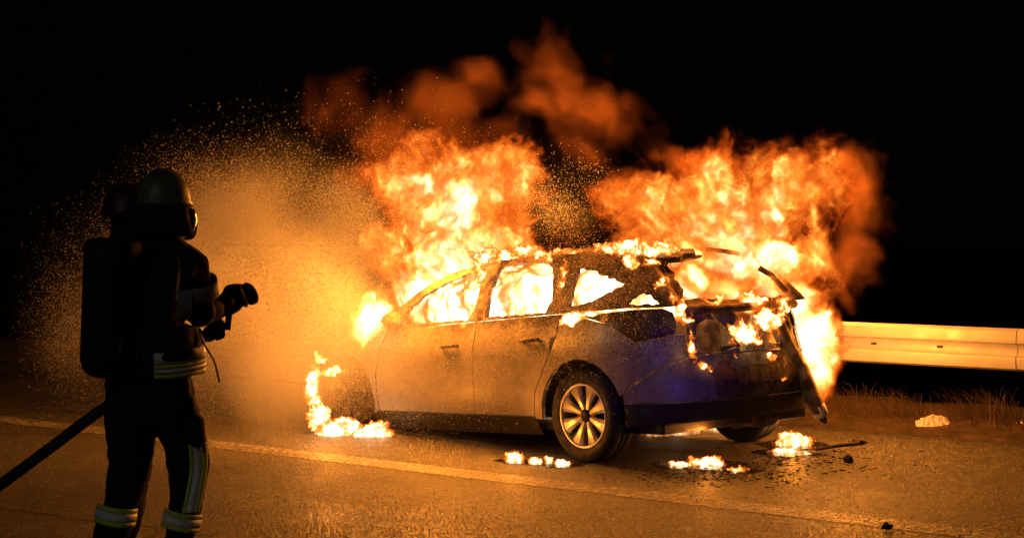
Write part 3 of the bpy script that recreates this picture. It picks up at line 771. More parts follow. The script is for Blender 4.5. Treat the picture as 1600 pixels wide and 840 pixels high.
gas_body('smoke', 'thin reddish smoke drifting high above the roof', [
    px(880, 85, YR + .6, 70, 75, .7, .4), px(920, 165, YR + .6, 85, 75, .65, .4), px(990, 190, YR + .6, 90, 70, .55, .4), px(850, 150, YR + .6, 60, 60, .5, .35), px(900, 235, YR + .6, 80, 55, .5, .35), px(950, 120, YR + .7, 70, 60, .35, .35)], M['smoke'], .032, 'smoke', gain=1.35, nscale=3.8)
gas_body('smoke', 'dark smoke curling round the flames above the boot', [
    px(1320, 300, YR + .1, 80, 100, .9, .4), px(1250, 235, YR + .1, 120, 60, .8, .4), px(1080, 235, YR + .1, 140, 60, .8, .4), px(960, 285, YR + .1, 65, 80, .7, .4), px(1310, 420, YR + .1, 55, 100, .7, .35), px(900, 370, YR + .5, 90, 35, .4, .3)], M['smoke'], .032, 'smoke', gain=1.8, nscale=4.2)
gas_body('water_mist', 'cloud of water mist from the hose drifting between the firefighter and the car', [
    px(450, 520, 11.4, 190, 190, 1.2, 1.1), px(350, 430, 11.0, 160, 200, .9, 1.1), px(560, 540, 11.5, 150, 130, .65, .6), px(280, 480, 11.0, 200, 230, .6, 1.2), px(120, 520, 11.0, 110, 190, .35, .9), px(650, 590, 11.3, 130, 90, .4, .4), px(750, 570, 11.0, 130, 100, .32, .4), px(860, 470, 10.8, 120, 70, .25, .3), px(530, 420, 11.6, 130, 150, .5, .5), px(400, 310, 11.2, 150, 120, .5, .8), px(880, 360, 12.6, 110, 50, .5, .4)], M['mist'], .09, 'mist', gain=.7, nscale=1.6, warp=(.6, .3))

# droplets of the spray
def droplets():
    # a throw of water from the nozzle that breaks up over the bonnet and drifts back
    lob = [(at(450, 480, 10.6), (1.0, 1.0, .95), 9000), (at(340, 375, 10.2), (.55, .9, .50), 6000), (at(440, 370, 10.6), (.7, .9, .42), 4500), (at(260, 500, 10.4), (.5, .9, .7), 2600), (at(115, 500, 10.2), (.2, .8, .55), 1400), (at(620, 520, 11.0), (.9, .4, .6), 4200), (at(880, 310, 12.0), (.35, .5, .30), 900), (at(860, 470, 10.7), (.8, .25, .55), 1600), (at(560, 300, 12.0), (1.2, .8, .6), 700)]
    P = []; K = 13
    for c, r, n in lob:
        g = rng.normal(size=(n * K, 3)); g = g[np.linalg.norm(g, axis=1) < 3.2]; q_ = np.array(c) + g * np.array(r) * .47
        clump = np.sin(q_[:, 0] * 4.1 + 1.3 * np.sin(q_[:, 2] * 3.3)) * np.sin(q_[:, 2] * 5.0 + 1.7 * np.sin(q_[:, 0] * 2.6)) + .5 * np.sin(q_[:, 0] * 9 + q_[:, 2] * 7)
        P.append(q_[rng.random(len(q_)) < .62 + .30 * clump])
    P = np.concatenate(P); P = P[(P[:, 2] > .02) & (P[:, 1] > 8.0)]
    n = len(P); s = .0008 + .0019 * rng.random(n) ** 5
    base = np.array([(1, 1, 1), (-1, -1, 1), (-1, 1, -1), (1, -1, -1)], float)
    V = (P[:, None, :] + base[None] * s[:, None, None]).reshape(-1, 3)
    fb = np.array([(0, 2, 1), (0, 1, 3), (0, 3, 2), (1, 2, 3)])
    F = (fb[None] + 4 * np.arange(n)[:, None, None]).reshape(-1, 3)
    m, t, out = new_mat('water_droplet')
    a = t.n('ShaderNodeBsdfTranslucent', None, Color=(.95, .95, .95, 1)); b = t.n('ShaderNodeBsdfDiffuse', None, Color=(.9, .9, .9, 1))
    mx = t.n('ShaderNodeMixShader', None, Fac=.35, i1=a.outputs[0], i2=b.outputs[0]); m.node_tree.links.new(mx.outputs[0], out.inputs[0])
    me = bpy.data.meshes.new('spray_droplets'); me.vertices.add(len(V)); me.vertices.foreach_set('co', V.ravel())
    me.loops.add(len(F) * 3); me.loops.foreach_set('vertex_index', F.ravel()); me.polygons.add(len(F))
    me.polygons.foreach_set('loop_start', np.arange(len(F)) * 3); me.update(calc_edges=True); me.materials.append(m)
    tag(link(bpy.data.objects.new('spray_droplets', me)), 'fine water droplets of the hose spray glowing in the firelight', 'spray', kind='stuff')
droplets()

# ================================================================== THE FIREFIGHTER
FY = 7.5
def fp(x, y, d=0.0): return at(x, y, FY + d)
def skin_mesh(nodes, edges, voxel, sub=2):
    """nodes: name -> (point, radius or (rx, ry)); one continuous surface grown round the bones"""
    names = list(nodes); me = bpy.data.meshes.new('t')
    me.from_pydata([tuple(nodes[k][0]) for k in names], [(names.index(a), names.index(b)) for a, b in edges], [])
    o = link(bpy.data.objects.new('t', me))
    o.modifiers.new('skin', 'SKIN')
    for i, k in enumerate(names):
        r = nodes[k][1]; me.skin_vertices[0].data[i].radius = r if isinstance(r, tuple) else (r, r)
    me.skin_vertices[0].data[0].use_root = True
    s_ = o.modifiers.new('sub', 'SUBSURF'); s_.levels = s_.render_levels = sub
    rm = o.modifiers.new('rm', 'REMESH'); rm.mode = 'VOXEL'; rm.voxel_size = voxel
    sm_ = o.modifiers.new('sm', 'SMOOTH'); sm_.iterations = 3
    m = evaluated(o); bpy.data.objects.remove(o); return m
def place_mesh(name, me, mat, parent, wrinkle=0.0, wscale=14.0):
    me.materials.clear(); me.materials.append(mat); me.name = name
    if wrinkle:
        for v in me.vertices:
            c = v.co; n = mnoise.noise(Vector((c.x * wscale, c.y * wscale, c.z * wscale * .6))) + .5 * mnoise.noise(c * wscale * 2.3)
            v.co = c + v.normal * (wrinkle * n)
    me.shade_smooth(); o = link(bpy.data.objects.new(name, me))
    o.parent = parent; o.matrix_parent_inverse = parent.matrix_world.inverted(); return o
def wm(name, V, F, mat, parent, smooth=True):
    o = mobj(name, V, F, mat, None, smooth); o.parent = parent; o.matrix_parent_inverse = parent.matrix_world.inverted(); return o

def firefighter():
    g = fp(235, 905); man = empty('person', (g.x, FY, 0)); bpy.context.view_layer.update()
    tag(man, 'firefighter in dark turnout gear, helmet and breathing apparatus aiming a hose, seen from behind', 'person')
    foot = lambda x, d: Vector((at(x, 900, FY + d).x, FY + d, .05))
    N = {
        'pelvis': (fp(234, 606, 0), (.205, .16)), 'waist': (fp(234, 540, 0), (.19, .16)), 'chest': (fp(240, 455, .02), (.19, .16)), 'upper': (fp(246, 402, .04), (.17, .13)),
        'neck': (fp(252, 362, .06), .075), 'head': (fp(256, 325, .08), .098), 'crown': (fp(256, 298, .08), .09),
        'hipl': (fp(200, 640, 0), .132), 'kneel': (fp(209, 722, .06), .106), 'calfl': (fp(190, 780, .02), .088), 'anklel': (fp(168, 850, -.02), .078), 'footl': (foot(172, -.02), .055), 'toel': (foot(186, .16), .045),
        'hipr': (fp(272, 640, .03), .132), 'kneer': (fp(297, 722, .10), .102), 'calfr': (fp(290, 785, .06), .085), 'ankler': (fp(276, 850, .02), .076), 'footr': (foot(276, .02), .055), 'toer': (foot(300, .18), .045),
        'shr': (fp(298, 418, .06), .100), 'elr': (fp(310, 495, .14), .086), 'wrr': (fp(342, 478, .34), .050),
        'shl': (fp(182, 415, .04), .085), 'ell': (fp(196, 510, .28), .070), 'wrl': (fp(318, 522, .42), .048),
    }
    E = [('pelvis', 'waist'), ('waist', 'chest'), ('chest', 'upper'), ('upper', 'neck'), ('neck', 'head'), ('head', 'crown'),
         ('pelvis', 'hipl'), ('hipl', 'kneel'), ('kneel', 'calfl'), ('calfl', 'anklel'), ('anklel', 'footl'), ('footl', 'toel'),
         ('pelvis', 'hipr'), ('hipr', 'kneer'), ('kneer', 'calfr'), ('calfr', 'ankler'), ('ankler', 'footr'), ('footr', 'toer'),
         ('upper', 'shr'), ('shr', 'elr'), ('elr', 'wrr'), ('upper', 'shl'), ('shl', 'ell'), ('ell', 'wrl')]
    place_mesh('body', skin_mesh(N, E, .012), M['gear'], man, .014, 11.0)
    # jacket hem with reflective bands, bands on the trouser legs and sleeve
    def band(name, p, axis, ra, rb, h, mat, ridge=0.0, a0=0.0, a1=360.0, up=None):
        """short curved strip round a limb at p"""
        ax = Vector(axis).normalized(); sx = Vector((1, 0, 0)); sx = (sx - ax * sx.dot(ax)).normalized(); sy = ax.cross(sx)
        full = a1 - a0 >= 360; n = 36; V, F = [], []
        for k in range(n + (0 if full else 1)):
            th = R(a0 + (a1 - a0) * k / n)
            wob = 1 + .018 * math.sin(3 * th + p.x * 50) + .01 * math.sin(7 * th)
            d_ = sx * math.cos(th) * ra * wob + sy * math.sin(th) * rb * wob
            for rr, zz in ((0, -h / 2), (.004, -h / 2), (.004, h / 2), (0, h / 2)):
                V.append(p + d_ + d_.normalized() * rr + ax * (zz + .006 * math.sin(2 * th + 1)))
        m_ = n if full else n
        for k in range(m_):
            k2 = (k + 1) % (n if full else n + 1)
            for i in range(4): F.append((k * 4 + i, k * 4 + (i + 1) % 4, k2 * 4 + (i + 1) % 4, k2 * 4 + i))
        return wm(name, V, F, mat, man)
    def triple(p, axis, ra, rb, h):
        ax = Vector(axis).normalized()
        band('reflective_band', p, ax, ra, rb, h * .44, M['bands'])
        band('fluorescent_band', p + ax * h * .36, ax, ra - .001, rb - .001, h * .26, M['bandy'])
        band('fluorescent_band', p - ax * h * .36, ax, ra - .001, rb - .001, h * .26, M['bandy'])
    triple(fp(181, 806, 0), N['calfl'][0] - N['anklel'][0] + Vector((-.03, 0, 0)), .090, .092, .085)
    triple(fp(283, 814, .05), N['calfr'][0] - N['ankler'][0], .086, .092, .085)
    hem = fp(234, 568, 0)
    # coat skirt
    ax = Vector((0, 0, 1)); V, F = [], []; n = 40
    rows = [(.17, .205, .185), (.10, .222, .195), (.03, .232, .20), (-.045, .24, .205), (-.05, .215, .19)]
    for dz, ra, rb_ in rows:
        for k in range(n):
            th = 2 * math.pi * k / n; wv = 1 + .03 * math.sin(5 * th + dz * 9) + .015 * math.sin(11 * th)
            V.append(hem + Vector((math.cos(th) * ra * wv, math.sin(th) * rb_ * wv, dz)))
    for i in range(len(rows) - 1):
        for k in range(n): F.append((i * n + k, i * n + (k + 1) % n, (i + 1) * n + (k + 1) % n, (i + 1) * n + k))
    wm('jacket_skirt', V, F, M['gear'], man)
    for dz, h, mt, nm in ((.045, .05, 'bands', 'reflective_band'), (.008, .018, 'bandy', 'fluorescent_band'), (-.012, .018, 'bands', 'reflective_band'), (-.034, .018, 'bandy', 'fluorescent_band')):
        band(nm, hem + Vector((0, 0, dz)), (0, 0, 1), .243, .214, h, M[mt], a0=-75, a1=18)
    ua = (N['elr'][0] - N['shr'][0])
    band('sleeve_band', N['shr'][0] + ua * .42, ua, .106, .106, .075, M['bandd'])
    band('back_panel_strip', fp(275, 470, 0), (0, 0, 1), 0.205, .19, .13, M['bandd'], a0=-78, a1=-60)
    # stripe down the outside of the right trouser leg
    path = [fp(311, 690, .03), fp(312, 715, .035), fp(309, 745, .02), fp(303, 775, .0), (fp(297, 800, -.02))]
    for off, w_, mt, nm in ((0, .034, 'bands', 'reflective_stripe'), (-.026, .018, 'bandy', 'fluorescent_stripe'), (.026, .018, 'bandy', 'fluorescent_stripe')):
        V, F = [], []
        for i, p in enumerate(smooth_path(path, 6)):
            z = p.z; lx = np.interp(z, sorted([N[k][0].z for k in ('ankler', 'calfr', 'kneer', 'hipr')]), [x for _, x in sorted([(N[k][0].z, N[k][0].x) for k in ('ankler', 'calfr', 'kneer', 'hipr')])])
            ly = np.interp(z, sorted([N[k][0].z for k in ('ankler', 'calfr', 'kneer', 'hipr')]), [x for _, x in sorted([(N[k][0].z, N[k][0].y) for k in ('ankler', 'calfr', 'kneer', 'hipr')])])
            lr = np.interp(z, sorted([N[k][0].z for k in ('ankler', 'calfr', 'kneer', 'hipr')]), [x for _, x in sorted([(N[k][0].z, N[k][1]) for k in ('ankler', 'calfr', 'kneer', 'hipr')])]) + .006
            for sgn in (-1, 1):
                xx = p.x + off + sgn * w_ / 2 - lx; xx = max(-lr * .98, min(lr * .98, xx)); yy = -math.sqrt(max(0, lr * lr - xx * xx))
                V.append(Vector((lx + xx, ly + yy - .004, z))); V.append(Vector((lx + xx, ly + yy + .002, z)))
            if i:
                a = 4 * (i - 1); F += [(a, a + 2, a + 6, a + 4), (a + 1, a + 5, a + 7, a + 3), (a, a + 4, a + 5, a + 1), (a + 2, a + 3, a + 7, a + 6)]
        F += [(0, 1, 3, 2), (len(V) - 4, len(V) - 2, len(V) - 1, len(V) - 3)]
        wm(nm, V, F, M[mt], man)
    # helmet
    hc = fp(256, 312, .08); hdir = Vector((.75, .66, 0)).normalized(); hs = Vector((-hdir.y, hdir.x, 0))
    V, F = [], []; nr, n = 12, 40
    for i in range(nr + 1):
        ph = (math.pi / 2) * (i / nr) * 1.12
        for k in range(n):
            th = 2 * math.pi * k / n; rr = math.sin(min(ph, math.pi / 2)) * (1 + .12 * max(0, ph - math.pi / 2) * 5)
            f_ = math.cos(th); s_ = math.sin(th)
            V.append(hc + hdir * (f_ * rr * .116) + hs * (s_ * rr * .104) + Vector((0, 0, .128 * math.sqrt(max(0, math.cos(min(ph, math.pi / 2)))) * (.25 + .75 * math.sqrt(max(0, math.cos(min(ph, math.pi / 2))))) + (.128 * math.cos(ph) if ph > math.pi / 2 else 0) + .012 * (abs(s_) < .12) * (i < 10))))
    for i in range(nr):
        for k in range(n): F.append((i * n + k, i * n + (k + 1) % n, (i + 1) * n + (k + 1) % n, (i + 1) * n + k))
    hel = wm('helmet', V, F, M['helmet'], man)
    sol = hel.modifiers.new('s', 'SOLIDIFY'); sol.thickness = .006
    # brim, neck curtain, visor, two vents
    Vb, Fb = [], []
    for k in range(n):
        th = 2 * math.pi * k / n; f_, s_ = math.cos(th), math.sin(th); ext_ = 1.0 + (.14 if f_ > .3 else .03)
        for e_, dz in ((.98, -.018), (ext_, -.035), (ext_, -.043), (.98, -.03)):
            Vb.append(hc + hdir * (f_ * .122 * e_) + hs * (s_ * .109 * e_) + Vector((0, 0, dz)))
    for k in range(n):
        k2 = (k + 1) % n
        for i in range(4): Fb.append((k * 4 + i, k * 4 + (i + 1) % 4, k2 * 4 + (i + 1) % 4, k2 * 4 + i))
    b_ = wm('brim', Vb, Fb, M['rubber'], man); b_.parent = hel; b_.matrix_parent_inverse = Matrix()
    Vc, Fc = [], []
    rows = [(-.03, .150, .128), (-.08, .155, .135), (-.13, .168, .150), (-.165, .185, .17)]
    angs = [R(70 + 220 * k / 24) for k in range(25)]
    for dz, a_, c_ in rows:
        for th in angs: Vc.append(hc + hdir * (math.cos(th) * a_) + hs * (math.sin(th) * c_) + Vector((0, 0, dz)))
    for i in range(3):
        for k in range(24): Fc.append((i * 25 + k, i * 25 + k + 1, (i + 1) * 25 + k + 1, (i + 1) * 25 + k))
    nc = wm('neck_curtain', Vc, Fc, M['gear'], man); nc.modifiers.new('s', 'SOLIDIFY').thickness = .008
    bm = bmesh.new(); bmesh.ops.create_uvsphere(bm, u_segments=20, v_segments=12, radius=1)
    for v in bm.verts:
        c = v.co.copy(); v.co = fp(287, 342, .14) + hdir * (c.x * .055) + hs * (c.y * .075) + Vector((0, 0, c.z * .085))
    o = bobj('face_mask', bm, M['visor'], None, True); o.parent = man; o.matrix_parent_inverse = man.matrix_world.inverted()
    V, F = tube(smooth_path([fp(288, 372, .16), fp(302, 368, .17), fp(305, 345, .16), fp(298, 325, .14)], 6), .010, 8)
    wm('mask_hose', V, F, M['rubber'], man)
    for sx_ in (.055, -.01):
        bm = box_bm((0, 0, 0), (.035, .012, .012), None, .004)
        bmesh.ops.translate(bm, vec=hc + Vector((-.02 + sx_, -.127, .045)), verts=bm.verts)
        o = bobj('helmet_vent', bm, M['rubber'], hel); o.matrix_parent_inverse = hel.matrix_world.inverted() @ Matrix()
        o.matrix_parent_inverse = man.matrix_world.inverted()
    # breathing apparatus on the back
    ba = empty('breathing_apparatus', fp(185, 480, -.16)); ba.parent = man; ba.matrix_parent_inverse = man.matrix_world.inverted()
    bpy.context.view_layer.update()
    top, bot = fp(178, 372, -.17), fp(172, 590, -.17)
    V, F = tube([top + (bot - top) * t for t in (0, .015, .05, .12, .85, .93, .98, 1)], [(.095, .08), (.122, .10), (.132, .11), (.135, .115), (.140, .115), (.13, .105), (.10, .08), (.05, .04)], 20)
    wm('air_cylinder', V, F, M['rubber'], ba)
    wm('pressure_gauge_tube', *tube([fp(189, 530, -.335), fp(188, 545, -.34), fp(187, 556, -.335)], .009, 8), M['visor'], ba)
    V, F = tube([fp(215, 385, -.13), fp(215, 400, -.13), fp(212, 540, -.13), fp(212, 580, -.13)], [(.10, .02), (.11, .03), (.11, .03), (.10, .02)], 12)
    wm('back_plate', V, F, M['rubber'], ba)
    wm('shoulder_strap', *tube(smooth_path([fp(268, 470, -.155), fp(275, 420, -.12), fp(278, 392, -.02), fp(280, 400, .12)], 6), [(.026, .008)] * 19, 8), M['rubber'], ba)
    wm('waist_belt', *tube(smooth_path([fp(175, 556, -.1), fp(235, 558, -.20), fp(300, 552, -.12), fp(318, 548, .05)], 6), [(.008, .028)] * 19, 8), M['rubber'], ba)
    wm('loose_strap', *tube(smooth_path([fp(312, 520, .0), fp(321, 540, .0), fp(333, 560, .0), fp(338, 575, .0), fp(343, 597, .0)], 5), [(.012, .005)] * 21, 8), M['rubber'], ba)
    # knee pocket flap on the right thigh
    wm('thigh_pocket', *tube([fp(300, 650, -.05), fp(304, 655, -.05), fp(306, 690, -.05), fp(304, 694, -.05)], [(.04, .03), (.055, .045), (.055, .045), (.04, .03)], 12), M['gear'], man)
    # gloves closed on the nozzle
    def glove(wr, knuckle, fingers, thumb, r):
        nd = {'w': (wr, .052), 'p': (wr.lerp(knuckle, .55), (.058, .042)), 'k': (knuckle, (.054, .038))}; ed = [('w', 'p'), ('p', 'k')]
        me = skin_mesh(nd, ed, .008)
        bm = bmesh.new(); bm.from_mesh(me)
        for pts_, rr in fingers + [thumb]:
            V, F = tube(smooth_path(pts_, 5), [rr * (1 - .25 * i / (5 * (len(pts_) - 1))) for i in range(5 * (len(pts_) - 1) + 1)], 10)
            vs_ = [bm.verts.new(v) for v in V]
            for f in F: bm.faces.new([vs_[i] for i in f])
        me2 = bpy.data.meshes.new('g'); bm.to_mesh(me2); bm.free()
        o = link(bpy.data.objects.new('t', me2)); rm = o.modifiers.new('r', 'REMESH'); rm.mode = 'VOXEL'; rm.voxel_size = .0055
        sm_ = o.modifiers.new('s', 'SMOOTH'); sm_.iterations = 2
        m = evaluated(o); bpy.data.objects.remove(o)
        place_mesh('glove', m, M['glove'], man)
    kr = fp(357, 465, .40)
    fr = []
    for i in range(4):
        b0 = kr + Vector((.012 * (i - 1.5) * .6, .006 * i, .020 * (1.5 - i)))
        fr.append(([b0, b0 + Vector((.040, -.012, .018)), b0 + Vector((.066, .012, .004)), b0 + Vector((.060, .045, -.012))], .0155 - .0008 * abs(i - 1)))
    glove(N['wrr'][0], kr, fr, ([N['wrr'][0].lerp(kr, .6) + Vector((-.005, -.02, .02)), kr + Vector((.0, -.03, .045)), kr + Vector((.035, -.02, .058)), kr + Vector((.06, .0, .05))], .014), .012)
    klh = fp(337, 520, .44)
    fl = []
    for i in range(4):
        b0 = klh + Vector((.0, .008 * i - .012, .018 * (1.5 - i)))
        fl.append(([b0, b0 + Vector((.032, -.02, .012)), b0 + Vector((.040, -.045, .028)), b0 + Vector((.02, -.06, .035))], .0155 - .0008 * abs(i - 1)))
    glove(N['wrl'][0], klh, fl, ([N['wrl'][0].lerp(klh, .6) + Vector((0, 0, .02)), klh + Vector((.0, .01, .05)), klh + Vector((.02, -.01, .065)), klh + Vector((.03, -.03, .06))], .014), .012)
    return N
FN = firefighter()
def mate():
    """a colleague crouching in front of the first man; only his helmet shows beside the first man's helmet"""
    Y = 8.15; q = lambda x, y, d=0.0: at(x, y, Y + d)
    g = q(205, 860); man = empty('person', (g.x, Y, 0)); bpy.context.view_layer.update()
    tag(man, 'second firefighter in a dark red helmet, almost hidden behind the air cylinder of the first', 'person')
    ft = lambda x, d: Vector((at(x, 860, Y + d).x, Y + d, .05))
    N = {'pelvis': (q(215, 610), (.17, .14)), 'chest': (q(210, 470), (.18, .15)), 'upper': (q(205, 400), (.15, .12)), 'neck': (q(202, 368), .07), 'head': (q(198, 335), .095), 'crown': (q(198, 315), .085),
         'hipl': (q(192, 640), .10), 'kneel': (q(200, 730, .08), .08), 'anklel': (q(186, 825), .075), 'footl': (ft(184, 0), .05), 'toel': (ft(186, .16), .045),
         'hipr': (q(222, 640), .10), 'kneer': (q(214, 730, .12), .08), 'ankler': (q(198, 825, .12), .075), 'footr': (ft(196, .12), .05), 'toer': (ft(198, .28), .045),
         'shr': (q(250, 415), .08), 'elr': (q(262, 500, .1), .07), 'wrr': (q(240, 520, .3), .05), 'hr': (q(232, 522, .38), .045), 'shl': (q(168, 415), .08), 'ell': (q(165, 500, .1), .07), 'wrl': (q(190, 525, .3), .05), 'hl': (q(200, 527, .38), .045)}
    E = [('pelvis', 'chest'), ('chest', 'upper'), ('upper', 'neck'), ('neck', 'head'), ('head', 'crown'), ('pelvis', 'hipl'), ('hipl', 'kneel'), ('kneel', 'anklel'), ('anklel', 'footl'), ('footl', 'toel'),
         ('pelvis', 'hipr'), ('hipr', 'kneer'), ('kneer', 'ankler'), ('ankler', 'footr'), ('footr', 'toer'), ('upper', 'shr'), ('shr', 'elr'), ('elr', 'wrr'), ('wrr', 'hr'), ('upper', 'shl'), ('shl', 'ell'), ('ell', 'wrl'), ('wrl', 'hl')]
    place_mesh('body', skin_mesh(N, E, .016), M['gear'], man, .010)
    hc = q(201, 328); V, F = [], []; nr, n = 10, 32
    for i in range(nr + 1):
        ph = (math.pi / 2) * (i / nr)
        for k in range(n):
            th = 2 * math.pi * k / n
            V.append(hc + Vector((math.cos(th) * math.sin(ph) * .125, math.sin(th) * math.sin(ph) * .135, .125 * math.cos(ph) - .035 * (i / nr) ** 6)))
    for i in range(nr):
        for k in range(n): F.append((i * n + k, i * n + (k + 1) % n, (i + 1) * n + (k + 1) % n, (i + 1) * n + k))
    h = wm('helmet', V, F, M['redhelmet'], man); h.modifiers.new('s', 'SOLIDIFY').thickness = .006
mate()

def hose():
    tip = fp(391, 458, .52); back = fp(350, 482, .40)
    root = empty('fire_hose', (fp(150, 900).x, FY, 0)); bpy.context.view_layer.update()
    tag(root, 'dark fire hose with nozzle held by the firefighter, trailing back over the road', 'hose')
    d = (tip - back).normalized()
    noz = wm('nozzle', *tube([back - d * .05, back - d * .03, back + d * .02, back + d * .03, back + d * .07, back + d * .085, tip - d * .02, tip - d * .018, tip, tip + d * .004], [.026, .034, .034, .046, .046, .038, .042, .055, .058, .040], 20), M['rubber'], root)
    wm('bail_handle', *tube(smooth_path([back + Vector((0, -.03, .01)), fp(352, 452, .40), fp(364, 446, .43), fp(378, 446, .46)], 6), .009, 8), M['rubber'], noz)
    wm('pistol_grip', *tube([back + d * .04, back + d * .03 + Vector((0, 0, -.06)), back + d * .02 + Vector((0, 0, -.11))], [(.016, .02), (.014, .018), (.014, .018)], 10), M['rubber'], noz)
    e0 = on_ground(-170, 900); e0.z = .03
    path = smooth_path([back - d * .04, fp(325, 520, .40), fp(270, 565, .34), fp(205, 612, .22), fp(155, 642, .10), fp(80, 698, .0), fp(0, 757, -.06), fp(-60, 800, -.1), fp(-120, 850, -.3), e0, e0 + Vector((-1.2, -.5, 0)), e0 + Vector((-3, -.2, 0))], 8)
    wm('hose_line', *tube(path, .026, 14), M['hose'], root)
hose()

# ================================================================== SMALL THINGS ON THE GROUND
def lump(name, label, p, s, mat, cat, seed, sub=2, jag=.45, flat=0.0):
    bm = bmesh.new(); bmesh.ops.create_icosphere(bm, subdivisions=sub, radius=1)
    for v in bm.verts:
        k = 1 + jag * mnoise.noise(v.co * 1.7 + Vector((seed, 0, 0))) + jag * .4 * mnoise.noise(v.co * 5 + Vector((seed, 3, 0)))
        v.co = Vector((v.co.x * s[0] * k, v.co.y * s[1] * k, max(v.co.z * s[2] * k, -s[2] * .6)))
    z0 = min(v.co.z for v in bm.verts)
    bmesh.ops.translate(bm, vec=(0, 0, -z0), verts=bm.verts)
    o = bobj(name, bm, mat, None, False); o.location = (p.x, p.y, p.z); return tag(o, label, cat)
lump('debris_lump', 'round charred lump lying on the asphalt behind the car', on_ground(1325, 722, .002), (.032, .03, .034), M['debris'], 'debris', 1.0)
lump('debris_lump', 'small dark lump lying on the white edge line', on_ground(1386, 826, .006), (.028, .026, .024), M['debris'], 'debris', 4.0)
lump('debris_lump', 'jagged charred fragment beyond the round lump on the asphalt', on_ground(1340, 694, .002), (.055, .03, .03), M['debris'], 'debris', 8.0, jag=.8)
a_, b_ = on_ground(1275, 702, .02), on_ground(1342, 692, .045)
stick = empty('charred_stick', (a_.x, a_.y, 0)); bpy.context.view_layer.update()
tag(stick, 'thin charred stick of trim lying on the asphalt behind the car', 'debris')
wm('stick', *tube([a_, a_.lerp(b_, .5) + Vector((0, 0, .006)), b_], [.010, .014, .018], 7), M['debris'], stick)

def crumbs():
    """flakes of burnt plastic and glass too small to pick apart"""
    V, F = [], []
    for x0, y0, sx, sy, n, smax in ((1150, 738, 60, 9, 520, .013), (1250, 712, 60, 12, 360, .014), (1090, 740, 70, 10, 420, .011), (1340, 712, 50, 18, 150, .012), (1200, 745, 120, 22, 420, .007), (1450, 700, 90, 22, 60, .012)):
        for _ in range(n):
            p = on_ground(random.gauss(x0, sx), max(662, random.gauss(y0, sy)), .003); s = smax * (.25 + .75 * random.random() ** 2)
            k = len(V); h = s * random.uniform(.15, .6); a0 = random.random() * 6.3; m = random.choice((3, 4, 5))
            for zz, f_ in ((0, 1), (h, .7)):
                for j in range(m):
                    th = a0 + 6.283 * j / m; rr = s * f_ * random.uniform(.6, 1.3)
                    V.append((p.x + rr * 1.6 * math.cos(th), p.y + rr * math.sin(th), p.z + zz))
            F += [tuple(k + m + j for j in range(m))] + [(k + j, k + (j + 1) % m, k + m + (j + 1) % m, k + m + j) for j in range(m)]
    tag(mobj('burnt_crumbs', V, F, M['debris'], smooth=False), 'scatter of burnt flakes and crumbs on the asphalt behind the car', 'debris', kind='stuff')
crumbs()

def grit():
    """loose stone grit on the road surface"""
    n = 110000; X = rng.uniform(-40, 1640, n); Yp = 650 + 200 * rng.random(n) ** .8
    P = np.array([on_ground(a, b, .003) for a, b in zip(X, Yp)]); P = P[(P @ np.array([.6, .8, 0])) < 11.9]; n = len(P)
    s = .0016 + .0034 * rng.random(n) ** 3; th = rng.random(n) * 6.283
    base = np.stack([np.stack([np.cos(th + k * 2.094), np.sin(th + k * 2.094), np.zeros(n)], 1) for k in range(3)] + [np.tile([0, 0, 1.1], (n, 1))], 1)
    V = (P[:, None, :] + base * s[:, None, None] * np.array([1.5, 1.5, 1])).reshape(-1, 3)
    F = (np.array([(0, 1, 3), (1, 2, 3), (2, 0, 3)])[None] + 4 * np.arange(n)[:, None, None]).reshape(-1, 3)
    me = bpy.data.meshes.new('road_grit'); me.vertices.add(len(V)); me.vertices.foreach_set('co', V.ravel())
    me.loops.add(len(F) * 3); me.loops.foreach_set('vertex_index', F.ravel()); me.polygons.add(len(F))
    me.polygons.foreach_set('loop_start', np.arange(len(F)) * 3); me.update(calc_edges=True); me.materials.append(M['grit'])
    tag(link(bpy.data.objects.new('road_grit', me)), 'fine stone grit scattered over the asphalt', 'grit', kind='stuff')
grit()

def film(name, label, p, sx, sy, sz, seed):
    """crumpled sheet of film"""
    V, F = [], []; n = 12
    for side in (0, 1):
        for i in range(n + 1):
            for j in range(n + 1):
                u, v = i / n * 2 - 1, j / n * 2 - 1
                h = max(0, 1 - u * u) * max(0, 1 - v * v)
                z = sz * (h ** .7) * (.55 + .8 * abs(mnoise.noise(Vector((u * 2.2, v * 2.2, seed)))) + .5 * mnoise.noise(Vector((u * 5, v * 5, seed))))
                V.append((u * sx * (1 + .2 * mnoise.noise(Vector((v * 3, seed, 0)))), v * sy * (1 + .25 * mnoise.noise(Vector((u * 3, 0, seed)))), max(0, z) + (.004 if side == 0 else 0)))
    m = (n + 1) ** 2
    for i in range(n):
        for j in range(n):
            k = i * (n + 1) + j; F.append((k, k + n + 1, k + n + 2, k + 1)); F.append((m + k, m + k + 1, m + k + n + 2, m + k + n + 1))
    rim = [i * (n + 1) for i in range(n + 1)] + [n * (n + 1) + j for j in range(1, n + 1)] + [i * (n + 1) + n for i in range(n - 1, -1, -1)] + [j for j in range(n - 1, 0, -1)]
    for a, b in zip(rim, rim[1:] + rim[:1]): F.append((a, b, m + b, m + a))
    o = mobj(name, V, F, M['trash'], smooth=False); o.location = p; return tag(o, label, 'litter')
film('plastic_sheet', 'crumpled pale plastic sheet lying at the edge of the verge', on_ground(1458, 664, .042), .15, .10, .085, 2.0)
film('plastic_scrap', 'small pale plastic scrap on the asphalt below the guard rail', on_ground(1583, 686, .003), .06, .05, .04, 5.0)
film('plastic_scrap', 'torn pale plastic scrap standing at the verge edge', on_ground(1592, 670, .04), .06, .05, .06, 9.0)

